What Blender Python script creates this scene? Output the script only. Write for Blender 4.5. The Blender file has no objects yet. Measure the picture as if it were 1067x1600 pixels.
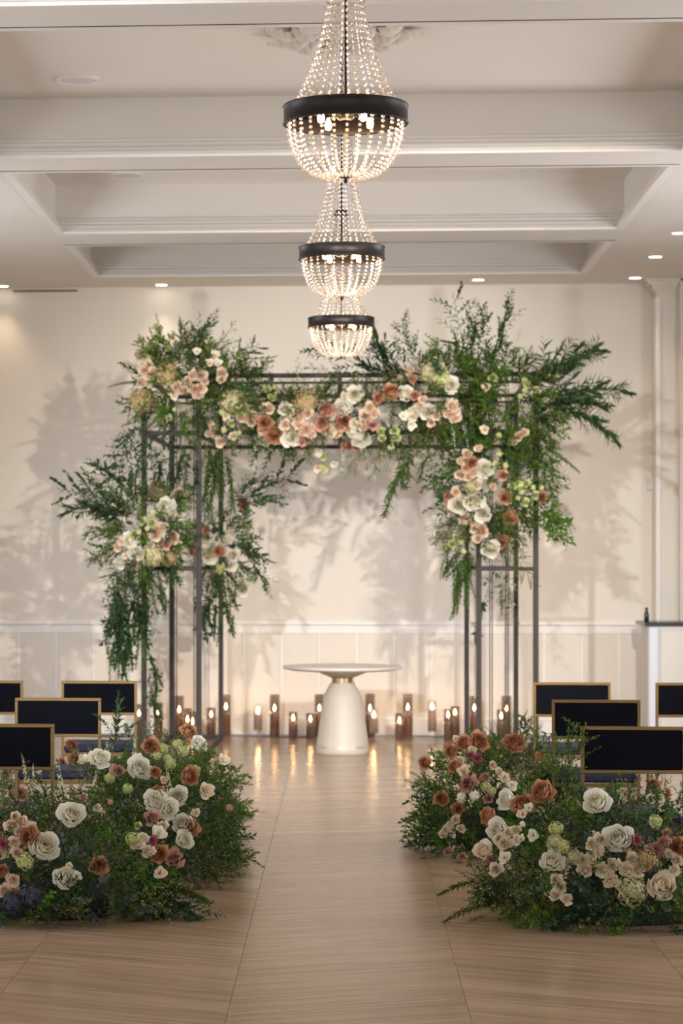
import bpy, math, random
from mathutils import Vector, Matrix
random.seed(7)
R = random.random
U = random.uniform
SC = bpy.context.scene
COL = SC.collection

# ------------------------------------------------------------------ camera
F = 3779.0                      # focal length in pixels of the 1067 x 1600 frame
H = 1.48                        # camera height
YAW = 0.065
VX, VY = 536.0, 876.0           # where the aisle vanishes
CXP = VX - F * math.tan(YAW)
cam_d = bpy.data.cameras.new('camera')
cam = bpy.data.objects.new('camera', cam_d); COL.objects.link(cam)
cam.location = (0, 0, H)
cam.rotation_euler = (math.pi / 2, 0, YAW)
cam_d.sensor_width = 36.0
cam_d.sensor_fit = 'AUTO'
cam_d.lens = F * 36.0 / 1600.0
cam_d.shift_x = (533.5 - CXP) / 1600.0
cam_d.shift_y = (VY - 800.0) / 1600.0
cam_d.clip_end = 200
cam_d.dof.use_dof = True
cam_d.dof.focus_distance = 10.0
cam_d.dof.aperture_fstop = 4.4
SC.camera = cam
FW = Vector((-math.sin(YAW), math.cos(YAW), 0)); RT = Vector((math.cos(YAW), math.sin(YAW), 0)); UP = Vector((0, 0, 1))
CP = Vector((0, 0, H))
def ray(px, py):
    return (FW + RT * ((px - CXP) / F) + UP * ((VY - py) / F))
def P(px, py, Y):
    d = ray(px, py); return CP + d * (Y / d.y)
def PX(px, Y): return P(px, VY, Y).x
def floor_at(px, py):
    d = ray(px, py); return CP + d * (-H / d.z)

# ------------------------------------------------------------------ world, light, exposure
SC.view_settings.view_transform = 'Standard'
SC.view_settings.look = 'None'
SC.view_settings.exposure = 0.0
SC.view_settings.gamma = 1.0
SC.view_settings.use_curve_mapping = False
SC.cycles.max_bounces = 6
SC.cycles.diffuse_bounces = 4
SC.cycles.glossy_bounces = 2
SC.cycles.transmission_bounces = 3
SC.cycles.transparent_max_bounces = 10
SC.cycles.use_adaptive_sampling = True
SC.cycles.adaptive_threshold = 0.05
SC.cycles.adaptive_min_samples = 12
SC.cycles.caustics_reflective = False
SC.cycles.caustics_refractive = False
SC.cycles.sample_clamp_indirect = 4.0
SC.cycles.use_denoising = True
world = bpy.data.worlds.new('world'); SC.world = world; world.use_nodes = True
bg = world.node_tree.nodes['Background']
bg.inputs[0].default_value = (0.75, 0.85, 1.0, 1); bg.inputs[1].default_value = 0.3

def light(name, kind, loc, energy, color, rot=None, **kw):
    l = bpy.data.lights.new(name, kind); l.energy = energy; l.color = color
    for k, v in kw.items(): setattr(l, k, v)
    o = bpy.data.objects.new(name, l); COL.objects.link(o); o.location = loc
    if rot is not None: o.rotation_euler = rot
    return o
def aim(o, target):
    d = Vector(target) - o.location
    o.rotation_euler = d.to_track_quat('-Z', 'Y').to_euler()
DAY = (0.86, 0.92, 1.0); WARM = (1.0, 0.70, 0.42); TUNG = (1.0, 0.78, 0.55)
# soft daylight fill: side windows added out of view, plus windows behind the camera
FILL_WINDOWS = [(-4.6, 4.5, 45), (-4.6, 9.5, 85), (-4.6, 15.5, 105), (4.6, 4.5, 45), (4.6, 9.5, 85), (4.6, 14.5, 150)]   # wall x, y, watts; the last suits the cool highlights at right
for (x, y, e) in FILL_WINDOWS:
    sg = 1 if x < 0 else -1
    o = light('window_light', 'AREA', (x + sg * 0.05, y, 1.75), e, DAY, shape='RECTANGLE', size=1.7, size_y=2.3); aim(o, (0, y, 1.75))
for x in (-2.3, 2.3):
    o = light('window_light', 'AREA', (x, -2.93, 1.75), 100, DAY, shape='RECTANGLE', size=1.7, size_y=2.3); aim(o, (x, 10, 1.75))
# unseen spots at ceiling height, aimed at the back wall: they throw the arch's shadow on it
o = light('back_wall_spot_light', 'SPOT', (2.2, 7.2, 3.79), 3700, (1.0, 0.90, 0.78), spot_size=math.radians(35), spot_blend=0.9, shadow_soft_size=0.06); aim(o, (-0.35, 20.6, 0.75))
o = light('back_wall_spot_light', 'SPOT', (-2.3, 2.5, 3.79), 5600, (0.92, 0.95, 1.0), spot_size=math.radians(26), spot_blend=0.9, shadow_soft_size=0.08); aim(o, (0.4, 20.6, 0.85))  # stands in for low daylight from behind; narrow cone leaves the foreground unlit

# ------------------------------------------------------------------ materials
MATS = {}
def mat(name, col, rough=0.5, metal=0.0, spec=0.5, var=0.0, noise=None, emit=None, estr=0.0, coat=0.0, sheen=0.0, bump=None):
    if name in MATS: return MATS[name]
    m = bpy.data.materials.new(name); m.use_nodes = True; MATS[name] = m
    nt = m.node_tree; b = nt.nodes['Principled BSDF']
    b.inputs['Base Color'].default_value = (*col, 1); b.inputs['Roughness'].default_value = rough
    b.inputs['Metallic'].default_value = metal; b.inputs['Specular IOR Level'].default_value = spec
    b.inputs['Coat Weight'].default_value = coat; b.inputs['Sheen Weight'].default_value = sheen
    if emit: b.inputs['Emission Color'].default_value = (*emit, 1); b.inputs['Emission Strength'].default_value = estr
    if noise:
        sc, amt = noise
        tc = nt.nodes.new('ShaderNodeTexCoord'); n = nt.nodes.new('ShaderNodeTexNoise'); n.inputs['Scale'].default_value = sc; n.inputs['Detail'].default_value = 5
        nt.links.new(tc.outputs['Object'], n.inputs['Vector'])
        mx = nt.nodes.new('ShaderNodeMix'); mx.data_type = 'RGBA'
        mx.inputs['A'].default_value = (*[c * (1 - amt) for c in col], 1); mx.inputs['B'].default_value = (*[min(1, c * (1 + amt)) for c in col], 1)
        nt.links.new(n.outputs['Fac'], mx.inputs['Factor']); nt.links.new(mx.outputs['Result'], b.inputs['Base Color'])
        if bump:
            bp = nt.nodes.new('ShaderNodeBump'); bp.inputs['Strength'].default_value = bump; bp.inputs['Distance'].default_value = 0.01
            nt.links.new(n.outputs['Fac'], bp.inputs['Height']); nt.links.new(bp.outputs['Normal'], b.inputs['Normal'])
    return m
def plantmat(name, c1, c2, rough=0.5, trans=0.25, spec=0.35, hue=0.0):
    """leaf or petal: colour runs c1..c2 by the per-leaf value 'var', shifted a little for each piece; part of the light passes through"""
    m = bpy.data.materials.new(name); m.use_nodes = True; MATS[name] = m
    nt = m.node_tree; b = nt.nodes['Principled BSDF']; out = nt.nodes['Material Output']
    at = nt.nodes.new('ShaderNodeAttribute'); at.attribute_name = 'var'
    mx = nt.nodes.new('ShaderNodeMix'); mx.data_type = 'RGBA'
    mx.inputs['A'].default_value = (*c1, 1); mx.inputs['B'].default_value = (*c2, 1)
    nt.links.new(at.outputs['Fac'], mx.inputs['Factor'])
    oi = nt.nodes.new('ShaderNodeObjectInfo')
    mr = nt.nodes.new('ShaderNodeMapRange'); mr.inputs['To Min'].default_value = 0.94 if 'petal' in name else 0.78; mr.inputs['To Max'].default_value = 1.05 if 'petal' in name else 1.25
    nt.links.new(oi.outputs['Random'], mr.inputs['Value'])
    hs = nt.nodes.new('ShaderNodeHueSaturation')
    nt.links.new(mx.outputs['Result'], hs.inputs['Color']); nt.links.new(mr.outputs['Result'], hs.inputs['Value'])
    nt.links.new(hs.outputs['Color'], b.inputs['Base Color'])
    b.inputs['Roughness'].default_value = rough; b.inputs['Specular IOR Level'].default_value = spec
    tr = nt.nodes.new('ShaderNodeBsdfTranslucent'); nt.links.new(hs.outputs['Color'], tr.inputs['Color'])
    ms = nt.nodes.new('ShaderNodeMixShader'); ms.inputs[0].default_value = trans
    nt.links.new(b.outputs[0], ms.inputs[1]); nt.links.new(tr.outputs[0], ms.inputs[2]); nt.links.new(ms.outputs[0], out.inputs[0])
    return m

M_WALL = mat('painted_wall', (0.75, 0.685, 0.60), 0.7, noise=(2.0, 0.025), spec=0.3)
M_CEIL = mat('painted_ceiling', (0.75, 0.70, 0.64), 0.75, noise=(1.5, 0.02), spec=0.3)
M_TRIM = mat('trim_paint', (0.80, 0.76, 0.71), 0.45, noise=(6.0, 0.02))
M_STEEL = mat('raw_dark_steel', (0.042, 0.034, 0.031), 0.55, metal=0.2, spec=0.25, noise=(30, 0.25))
M_BLACK = mat('black_metal', (0.022, 0.016, 0.014), 0.42, metal=0.5, noise=(40, 0.3))
M_GOLD = mat('brushed_gold', (0.20, 0.125, 0.045), 0.42, metal=0.7, noise=(40, 0.15))
M_BRASS = mat('brass', (0.62, 0.47, 0.25), 0.3, metal=1.0, noise=(60, 0.1))
M_VELVET = mat('black_velvet', (0.003, 0.0035, 0.007), 0.85, spec=0.12, noise=(25, 0.5))
M_SEAT = mat('navy_seat', (0.010, 0.014, 0.035), 0.7, noise=(30, 0.2))
M_TABLE = mat('cream_lacquer', (0.60, 0.535, 0.455), 0.42, noise=(5, 0.03), coat=0.15)
M_TOP = mat('pale_table_top', (0.72, 0.66, 0.60), 0.3, noise=(5, 0.05), coat=0.2)
M_WAX = mat('taupe_wax', (0.46, 0.32, 0.26), 0.55, noise=(8, 0.1))
M_FLAME = mat('flame', (1, .7, .35), emit=(1.0, 0.66, 0.30), estr=45)
M_BULB = mat('lit_bulb', (1, .7, .35), emit=(1.0, 0.60, 0.26), estr=38)
M_LED = mat('downlight_lens', (1, 1, .9), emit=(1.0, 0.93, 0.76), estr=9)
M_WICK = mat('wick', (0.03, 0.02, 0.02), 0.9, noise=(20, 0.3))
M_SLATE = mat('dark_counter', (0.012, 0.016, 0.024), 0.25, noise=(9, 0.4))
M_CAB = mat('counter_paint', (0.72, 0.68, 0.62), 0.5, noise=(3, 0.03))
M_CAB_COOL = mat('counter_corner_cool_light', (0.72, 0.75, 0.82), 0.35, noise=(3, 0.03))  # cool daylight on the counter corner put into its colour
M_PLASTER = mat('plaster_ornament', (0.74, 0.68, 0.60), 0.7, noise=(20, 0.08), bump=0.4)
M_GRILL = mat('speaker_grille', (0.62, 0.60, 0.60), 0.8, noise=(300, 0.12))
M_PLASTIC = mat('white_plastic', (0.66, 0.62, 0.58), 0.5, noise=(9, 0.03))
M_DARKB = mat('dark_bottle_glass', (0.03, 0.035, 0.04), 0.2, noise=(9, 0.3))
M_SLOT = mat('vent_slot', (0.10, 0.08, 0.06), 0.8, noise=(9, 0.2))
M_WOODTAG = mat('pale_wood', (0.55, 0.36, 0.20), 0.6, noise=(30, 0.2))
M_DARK_CORE = mat('core_dark_green', (0.012, 0.022, 0.009), 0.9, noise=(30, 0.6), bump=0.8)  # near-black green of the added core, for the shaded inside

def glassmat(name, tint, refl=0.08, rough=0.02):
    m = bpy.data.materials.new(name); m.use_nodes = True; nt = m.node_tree
    out = nt.nodes['Material Output']; nt.nodes.remove(nt.nodes['Principled BSDF'])
    t = nt.nodes.new('ShaderNodeBsdfTransparent'); t.inputs[0].default_value = (*tint, 1)
    g = nt.nodes.new('ShaderNodeBsdfGlossy'); g.inputs['Roughness'].default_value = rough
    lw = nt.nodes.new('ShaderNodeLayerWeight'); lw.inputs[0].default_value = 0.35
    mr = nt.nodes.new('ShaderNodeMapRange'); mr.inputs['To Min'].default_value = refl; mr.inputs['To Max'].default_value = 0.55
    nt.links.new(lw.outputs['Facing'], mr.inputs['Value'])
    ms = nt.nodes.new('ShaderNodeMixShader'); nt.links.new(mr.outputs[0], ms.inputs[0])
    nt.links.new(t.outputs[0], ms.inputs[1]); nt.links.new(g.outputs[0], ms.inputs[2]); nt.links.new(ms.outputs[0], out.inputs[0])
    return m
M_SMOKE = glassmat('smoked_glass', (0.82, 0.76, 0.72), 0.06)
M_CLEAR = glassmat('clear_glass', (0.95, 0.95, 0.94), 0.05)
M_PANE = glassmat('window_glass', (0.96, 0.97, 0.98), 0.05)
def crystalmat():
    m = bpy.data.materials.new('cut_crystal'); m.use_nodes = True; nt = m.node_tree
    out = nt.nodes['Material Output']; nt.nodes.remove(nt.nodes['Principled BSDF'])
    t = nt.nodes.new('ShaderNodeBsdfTransparent'); t.inputs[0].default_value = (0.93, 0.90, 0.88, 1)
    g = nt.nodes.new('ShaderNodeBsdfGlossy'); g.inputs['Roughness'].default_value = 0.12; g.inputs['Color'].default_value = (1, .97, .95, 1)
    d = nt.nodes.new('ShaderNodeBsdfTranslucent'); d.inputs[0].default_value = (0.95, 0.88, 0.84, 1)
    a = nt.nodes.new('ShaderNodeMixShader'); a.inputs[0].default_value = 0.5
    nt.links.new(g.outputs[0], a.inputs[1]); nt.links.new(d.outputs[0], a.inputs[2])
    at = nt.nodes.new('ShaderNodeAttribute'); at.attribute_name = 'var'
    mr = nt.nodes.new('ShaderNodeMapRange'); mr.inputs['To Min'].default_value = 0.45; mr.inputs['To Max'].default_value = 0.98
    nt.links.new(at.outputs['Fac'], mr.inputs['Value'])
    b = nt.nodes.new('ShaderNodeMixShader'); nt.links.new(mr.outputs[0], b.inputs[0])
    nt.links.new(t.outputs[0], b.inputs[1]); nt.links.new(a.outputs[0], b.inputs[2]); nt.links.new(b.outputs[0], out.inputs[0])
    return m
M_CRYSTAL = crystalmat()

def floormat():
    m = bpy.data.materials.new('limed_oak_plank'); m.use_nodes = True; nt = m.node_tree; b = nt.nodes['Principled BSDF']
    L = nt.links.new
    tc = nt.nodes.new('ShaderNodeTexCoord'); oi = nt.nodes.new('ShaderNodeObjectInfo')
    at = nt.nodes.new('ShaderNodeAttribute'); at.attribute_name = 'var'
    ad = nt.nodes.new('ShaderNodeMath'); ad.operation = 'ADD'; L(oi.outputs['Random'], ad.inputs[0]); L(at.outputs['Fac'], ad.inputs[1])
    cmb = nt.nodes.new('ShaderNodeCombineXYZ')
    sc = nt.nodes.new('ShaderNodeMath'); sc.operation = 'MULTIPLY'; sc.inputs[1].default_value = 37.0; L(ad.outputs[0], sc.inputs[0]); L(sc.outputs[0], cmb.inputs[2])
    uv = nt.nodes.new('ShaderNodeUVMap'); uv.uv_map = 'UVMap'
    va = nt.nodes.new('ShaderNodeVectorMath'); va.operation = 'ADD'; L(uv.outputs[0], va.inputs[0]); L(cmb.outputs[0], va.inputs[1])
    mp = nt.nodes.new('ShaderNodeMapping'); mp.inputs['Scale'].default_value = (1.7, 34, 1); L(va.outputs[0], mp.inputs[0])
    n = nt.nodes.new('ShaderNodeTexNoise'); n.inputs['Scale'].default_value = 1.0; n.inputs['Detail'].default_value = 9; n.inputs['Roughness'].default_value = 0.68; n.inputs['Distortion'].default_value = 0.4
    L(mp.outputs[0], n.inputs['Vector'])
    cr = nt.nodes.new('ShaderNodeValToRGB'); e = cr.color_ramp.elements
    e[0].position = 0.30; e[0].color = (0.255, 0.160, 0.097, 1); e[1].position = 0.70; e[1].color = (0.455, 0.32, 0.215, 1)
    L(n.outputs['Fac'], cr.inputs[0])
    fr = nt.nodes.new('ShaderNodeMath'); fr.operation = 'FRACT'; mu = nt.nodes.new('ShaderNodeMath'); mu.operation = 'MULTIPLY'; mu.inputs[1].default_value = 7.31
    L(ad.outputs[0], mu.inputs[0]); L(mu.outputs[0], fr.inputs[0])
    mr = nt.nodes.new('ShaderNodeMapRange'); mr.inputs['To Min'].default_value = 0.88; mr.inputs['To Max'].default_value = 1.10; L(fr.outputs[0], mr.inputs['Value'])
    hs = nt.nodes.new('ShaderNodeHueSaturation'); L(cr.outputs[0], hs.inputs['Color']); L(mr.outputs[0], hs.inputs['Value'])
    L(hs.outputs[0], b.inputs['Base Color'])
    rr = nt.nodes.new('ShaderNodeMapRange'); rr.inputs['To Min'].default_value = 0.15; rr.inputs['To Max'].default_value = 0.27; L(n.outputs['Fac'], rr.inputs['Value']); L(rr.outputs[0], b.inputs['Roughness'])
    b.inputs['Specular IOR Level'].default_value = 0.2
    bp = nt.nodes.new('ShaderNodeBump'); bp.inputs['Strength'].default_value = 0.05; bp.inputs['Distance'].default_value = 0.004
    L(n.outputs['Fac'], bp.inputs['Height']); L(bp.outputs[0], b.inputs['Normal'])
    return m
M_FLOOR = floormat()
M_SUB = mat('subfloor', (0.10, 0.075, 0.055), 0.8, noise=(5, 0.2))

# ------------------------------------------------------------------ mesh helpers
class MB:
    def __init__(s): s.v = []; s.f = []; s.m = []; s.a = []; s.sm = []
    def add(s, verts, faces, mi=0, var=0.5, smooth=False):
        o = len(s.v); s.v += [tuple(p) for p in verts]
        s.a += (var if isinstance(var, list) else [var] * len(verts))
        for f in faces: s.f.append(tuple(i + o for i in f)); s.m.append(mi); s.sm.append(smooth)
    def box(s, x0, x1, y0, y1, z0, z1, mi=0, var=0.5):
        v = [(x, y, z) for x in (x0, x1) for y in (y0, y1) for z in (z0, z1)]
        s.add(v, [(0, 1, 3, 2), (4, 6, 7, 5), (0, 4, 5, 1), (2, 3, 7, 6), (0, 2, 6, 4), (1, 5, 7, 3)], mi, var)
    def bevbox(s, x0, x1, y0, y1, z0, z1, b=0.004, mi=0):
        """box with chamfered edges"""
        v = []; idx = {}
        for i, x in enumerate((x0, x1)):
            for j, y in enumerate((y0, y1)):
                for k, z in enumerate((z0, z1)):
                    sx = b if i == 0 else -b; sy = b if j == 0 else -b; sz = b if k == 0 else -b
                    idx[i, j, k, 0] = len(v); v.append((x, y + sy, z + sz))
                    idx[i, j, k, 1] = len(v); v.append((x + sx, y, z + sz))
                    idx[i, j, k, 2] = len(v); v.append((x + sx, y + sy, z))
        f = []
        for i in (0, 1): f.append([idx[i, 0, 0, 0], idx[i, 1, 0, 0], idx[i, 1, 1, 0], idx[i, 0, 1, 0]])
        for j in (0, 1): f.append([idx[0, j, 0, 1], idx[1, j, 0, 1], idx[1, j, 1, 1], idx[0, j, 1, 1]])
        for k in (0, 1): f.append([idx[0, 0, k, 2], idx[1, 0, k, 2], idx[1, 1, k, 2], idx[0, 1, k, 2]])
        for j in (0, 1):
            for k in (0, 1): f.append([idx[0, j, k, 1], idx[1, j, k, 1], idx[1, j, k, 2], idx[0, j, k, 2]])
        for i in (0, 1):
            for k in (0, 1): f.append([idx[i, 0, k, 0], idx[i, 1, k, 0], idx[i, 1, k, 2], idx[i, 0, k, 2]])
        for i in (0, 1):
            for j in (0, 1): f.append([idx[i, j, 0, 0], idx[i, j, 1, 0], idx[i, j, 1, 1], idx[i, j, 0, 1]])
        for i in (0, 1):
            for j in (0, 1):
                for k in (0, 1): f.append([idx[i, j, k, 0], idx[i, j, k, 1], idx[i, j, k, 2]])
        s.add(v, f, mi)
    def lathe(s, prof, n=24, c=(0, 0, 0), mi=0, var=0.5, smooth=True, cap=False):
        v = []; f = []
        for (r, z) in prof:
            for k in range(n):
                a = 2 * math.pi * k / n; v.append((c[0] + r * math.cos(a), c[1] + r * math.sin(a), c[2] + z))
        for i in range(len(prof) - 1):
            for k in range(n):
                k2 = (k + 1) % n; f.append((i * n + k, i * n + k2, (i + 1) * n + k2, (i + 1) * n + k))
        s.add(v, f, mi, var, smooth)
        if cap:
            s.add(v[:n], [tuple(range(n))[::-1]], mi, var); s.add(v[-n:], [tuple(range(n))], mi, var)
    def tube(s, pts, r, n=5, mi=0, var=0.5, taper=1.0, smooth=True, square=False):
        pts = [Vector(p) for p in pts]; v = []; f = []
        N = len(pts)
        for i, p in enumerate(pts):
            d = (pts[min(i + 1, N - 1)] - pts[max(i - 1, 0)]).normalized()
            ref = Vector((0, 0, 1)) if abs(d.z) < 0.9 else Vector((1, 0, 0))
            a = d.cross(ref).normalized(); b = d.cross(a).normalized()
            rr = r * (1 + (taper - 1) * i / max(1, N - 1))
            for k in range(n):
                t = 2 * math.pi * (k + (0.5 if square else 0)) / n; v.append(p + (a * math.cos(t) + b * math.sin(t)) * rr)
        for i in range(N - 1):
            for k in range(n):
                k2 = (k + 1) % n; f.append((i * n + k, i * n + k2, (i + 1) * n + k2, (i + 1) * n + k))
        f.append(tuple(range(n))); f.append(tuple(range((N - 1) * n, N * n)))
        s.add(v, f, mi, var, smooth and n > 4)
    def bar(s, p, q, w, mi=0):
        s.tube([p, q], w * 0.7071, 4, mi, square=True, smooth=False)
    def mesh(s, name, mats):
        me = bpy.data.meshes.new(name); me.from_pydata(s.v, [], s.f)
        for m in (mats if isinstance(mats, (list, tuple)) else [mats]): me.materials.append(m)
        me.polygons.foreach_set('material_index', s.m); me.polygons.foreach_set('use_smooth', s.sm)
        at = me.attributes.new('var', 'FLOAT', 'POINT'); at.data.foreach_set('value', s.a)
        me.update(); return me
def link(name, me, parent=None, loc=(0, 0, 0), mtx=None):
    o = bpy.data.objects.new(name, me); COL.objects.link(o)
    if parent: o.parent = parent
    if mtx is not None: o.matrix_local = mtx
    else: o.location = loc
    return o
def obj(name, mb, mats, parent=None, loc=(0, 0, 0)): return link(name, mb.mesh(name, mats), parent, loc)
def tag(o, label=None, cat=None, group=None, kind=None):
    if label: o['label'] = label
    if cat: o['category'] = cat
    if group: o['group'] = group
    if kind: o['kind'] = kind
    return o
def thing(name, label, cat, loc=(0, 0, 0), group=None):
    o = bpy.data.objects.new(name, None); COL.objects.link(o); o.location = loc; o.empty_display_size = 0.1
    return tag(o, label, cat, group)
def boxobj(name, dims, m, parent=None, bev=0):
    b = MB()
    (b.bevbox(*dims, bev) if bev else b.box(*dims)); return obj(name, b, m, parent)
def recalc(o):
    import bmesh
    bm = bmesh.new(); bm.from_mesh(o.data); bmesh.ops.recalc_face_normals(bm, faces=bm.faces); bm.to_mesh(o.data); bm.free(); return o

# ------------------------------------------------------------------ room shell
YW = 20.6; XL, XR = -4.6, 4.6; YR = -3.0
ZB = 3.82; ZT = ZB + 0.35
# floor: chevron planks in columns
floor = tag(boxobj('floor', (XL, XR, YR, YW, -0.06, -0.012), M_SUB), 'pale limed oak chevron plank floor of the hall', 'floor', kind='structure')
CW = 0.79; X0 = -0.378; SL = 0.42; PWID = 0.165
def plank_verts(sgn, cx, y):
    g = 0.0006
    xa, xb = cx + g, cx + CW - g
    dy = SL * CW * sgn
    return [(xa, y + g), (xb, y + dy + g), (xb, y + dy + PWID - g), (xa, y + PWID - g)]
def plank_into(mb, uvs, sgn, cx, y, var):
    v = plank_verts(sgn, cx, y); b = 0.0008
    vv = [(p[0], p[1], -0.012) for p in v] + [(p[0], p[1], -b) for p in v]
    ins = []
    mx_, my_ = sum(p[0] for p in v) / 4, sum(p[1] for p in v) / 4
    for p in v: ins.append((p[0] + (b if p[0] < mx_ else -b), p[1] + (b if (p[1] - (y + SL * sgn * (p[0] - cx))) < PWID / 2 else -b), 0.0))
    vv += ins
    f = [(0, 1, 5, 4), (1, 2, 6, 5), (2, 3, 7, 6), (3, 0, 4, 7), (4, 5, 9, 8), (5, 6, 10, 9), (6, 7, 11, 10), (7, 4, 8, 11), (8, 9, 10, 11)]
    mb.add(vv, f, 0, var)
    base = [(0, 0), (0.88, 0), (0.88, PWID), (0, PWID)]
    for fa in f: uvs += [base[i % 4] for i in fa]
def plank_mesh(sgn):
    mb = MB(); uvs = []; plank_into(mb, uvs, sgn, 0, 0, 0.0)
    me = mb.mesh('plank', M_FLOOR); ul = me.uv_layers.new(name='UVMap')
    for i, u in enumerate(uvs): ul.data[i].uv = u
    return me
PM = {1: plank_mesh(1), -1: plank_mesh(-1)}
slots = []
for c in range(-6, 6):
    cx = X0 + c * CW; sgn = 1 if c % 2 == 0 else -1
    if cx < XL or cx + CW > XR: continue
    n0 = int((YR + 0.4) / PWID); n1 = int((YW - 0.05) / PWID)
    for k in range(n0, n1 + 1):
        y = k * PWID
        ylo = min(y, y + SL * CW * sgn); yhi = max(y + PWID, y + PWID + SL * CW * sgn)
        if yhi > YW - 0.005 or ylo < YR: continue
        ym = y + SL * CW * sgn / 2; xm = cx + CW / 2
        vis = ym > 7.3 and abs(xm) < 0.16 * ym + 0.5
        slots.append((0 if vis else 1, ym, sgn, cx, y))
slots.sort()
rest = MB(); ruv = []
for i, (nv, ym, sgn, cx, y) in enumerate(slots):
    if i < 300: link('plank', PM[sgn], floor, (cx, y, 0))
    else: plank_into(rest, ruv, sgn, cx, y, R())
me = rest.mesh('planks', M_FLOOR); ul = me.uv_layers.new(name='UVMap')
for i, u in enumerate(ruv): ul.data[i].uv = u
tag(link('far_planks', me, floor), kind='stuff')

# back wall with wainscot
wall_back = tag(boxobj('wall_back', (XL, XR, YW, YW + 0.12, 0, ZT + 0.1), M_WALL), 'warm white back wall with board and batten wainscot', 'wall', kind='structure')
zr = H - (973 - VY) * YW / F
boxobj('chair_rail', (XL, XR, YW - 0.028, YW, zr - 0.02, zr + 0.02), M_TRIM, wall_back, 0.006)
boxobj('frieze_rail', (XL, XR, YW - 0.010, YW, zr - 0.09, zr - 0.021), M_TRIM, wall_back, 0.003)
k = -14
while k < 14:
    x = PX(440 + 58.6 * k, YW)
    if XL + 0.1 < x < 2.4: boxobj('batten', (x - 0.012, x + 0.012, YW - 0.012, YW, 0.155, zr - 0.091), M_TRIM, wall_back, 0.003)
    k += 1
bb = MB(); bb.bevbox(XL, XR, YW - 0.02, YW, 0, 0.12, 0.003); bb.bevbox(XL, XR, YW - 0.014, YW, 0.121, 0.15, 0.006)
tag(obj('baseboard_back', bb, M_TRIM), 'tall white baseboard along the back wall', 'baseboard', kind='structure')
# projecting breast at the right end of the back wall
xb0 = PX(1024, 20.45)
br = tag(boxobj('wall_breast', (xb0, XR, 20.35, YW, 0, ZB), M_WALL), 'shallow projecting wall breast at the right end of the back wall', 'wall', kind='structure')
boxobj('corner_bead', (xb0 - 0.012, xb0 + 0.03, 20.335, 20.6, 0, ZB - 0.14), M_TRIM, br, 0.005)
xb1 = PX(1061, 20.3)
boxobj('pilaster_step', (xb1, XR, 20.25, 20.35, 0, ZB), M_WALL, br, 0.004)
cap = MB()
for i in range(7):
    t0, t1 = i / 7, (i + 1) / 7
    e = 0.10 * (1 - math.cos(t1 * math.pi / 2))
    cap.box(xb0 - e, XR, 20.35 - e, YW, ZB - 0.14 + 0.14 * t0, ZB - 0.14 + 0.14 * t1)
obj('cove_cap', cap, M_WALL, br)
tag(boxobj('wall_left', (XL - 0.12, XL, YR, YW + 0.12, 0, ZT + 0.1), M_WALL), 'plain warm white left wall', 'wall', kind='structure')
tag(boxobj('wall_right', (XR, XR + 0.12, YR, YW + 0.12, 0, ZT + 0.1), M_WALL), 'plain warm white right wall', 'wall', kind='structure')
tag(boxobj('wall_rear', (XL, XR, YR - 0.12, YR, 0, ZT + 0.1), M_WALL), 'plain warm white wall behind the camera', 'wall', kind='structure')

def window(i, x, y, sg, along):
    """frame, mullions, sill and pane of a tall window lying against a wall; along = axis of the wall"""
    t = bpy.data.objects.new('window_%d' % i, None); COL.objects.link(t); t.location = (x, y, 0.5)
    if along == 'x': t.rotation_euler = (0, 0, math.pi / 2)
    elif sg < 0: t.rotation_euler = (0, 0, math.pi)
    tag(t, 'unseen tall window with white frame added in the side wall' if along == 'y' else 'tall window with white frame in the rear wall', 'window', kind='structure')
    m = MB()
    for (a, b, c, d) in ((-0.98, -0.86, 0, 2.52), (0.86, 0.98, 0, 2.52), (-0.86, 0.86, 2.41, 2.52), (-0.86, 0.86, 0, 0.1)): m.bevbox(0, 0.045, a, b, c, d, 0.004)
    obj('window_frame', m, M_TRIM, t)
    m = MB(); m.box(0.0, 0.02, -0.02, 0.02, 0.1, 2.41); m.box(0.0, 0.02, -0.86, 0.86, 1.6, 1.64); obj('mullion', m, M_TRIM, t)
    m = MB(); m.bevbox(0, 0.12, -1.05, 1.05, -0.05, 0.0, 0.006); obj('window_sill', m, M_TRIM, t)
    m = MB(); m.box(0.006, 0.010, -0.86, 0.86, 0.1, 2.41); obj('pane', m, M_PANE, t)
for i, (x, y, e) in enumerate(FILL_WINDOWS): window(i + 1, x, y, 1 if x < 0 else -1, 'y')  # unseen frames to go with the added side window lights
for i, x in enumerate((-2.3, 2.3)): window(7 + i, x, YR, 1, 'x')

# ceiling with three (and one nearer) coffers
XC0, XC1 = PX(98, 17.2), PX(963, 17.2)
hB = ZB - H
def yb(off): return hB * F / off
TRAYS = [(6.80, 10.12), (10.60, 13.94), (14.49, 17.20), (17.89, 19.82)]
ceil = MB()
ceil.box(XL, XC0 - 0.06, YR, YW, ZB, ZT); ceil.box(XC1 + 0.06, XR, YR, YW, ZB, ZT)
edges = [YR] + [e for t in TRAYS for e in t] + [YW]
for i in range(0, len(edges), 2):
    a = edges[i] + (0.06 if i > 0 else 0); b = edges[i + 1] - (0.06 if i + 1 < len(edges) - 1 else 0)
    ceil.box(XC0 - 0.06, XC1 + 0.06, a, b, ZB, ZT)
ceil.box(XL, XR, YR, YW, ZT, ZT + 0.1)
ceiling = tag(obj('ceiling', ceil, M_CEIL), 'warm white coffered ceiling with deep trays between beams', 'ceiling', kind='structure')
PROF = [(-0.06, 0.0), (0.0, 0.0), (0.0, 0.018), (-0.008, 0.022), (-0.008, 0.034), (-0.016, 0.04), (-0.02, 0.06), (-0.034, 0.072), (-0.036, 0.09), (-0.05, 0.096), (-0.05, 0.112), (-0.062, 0.112)]
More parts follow.
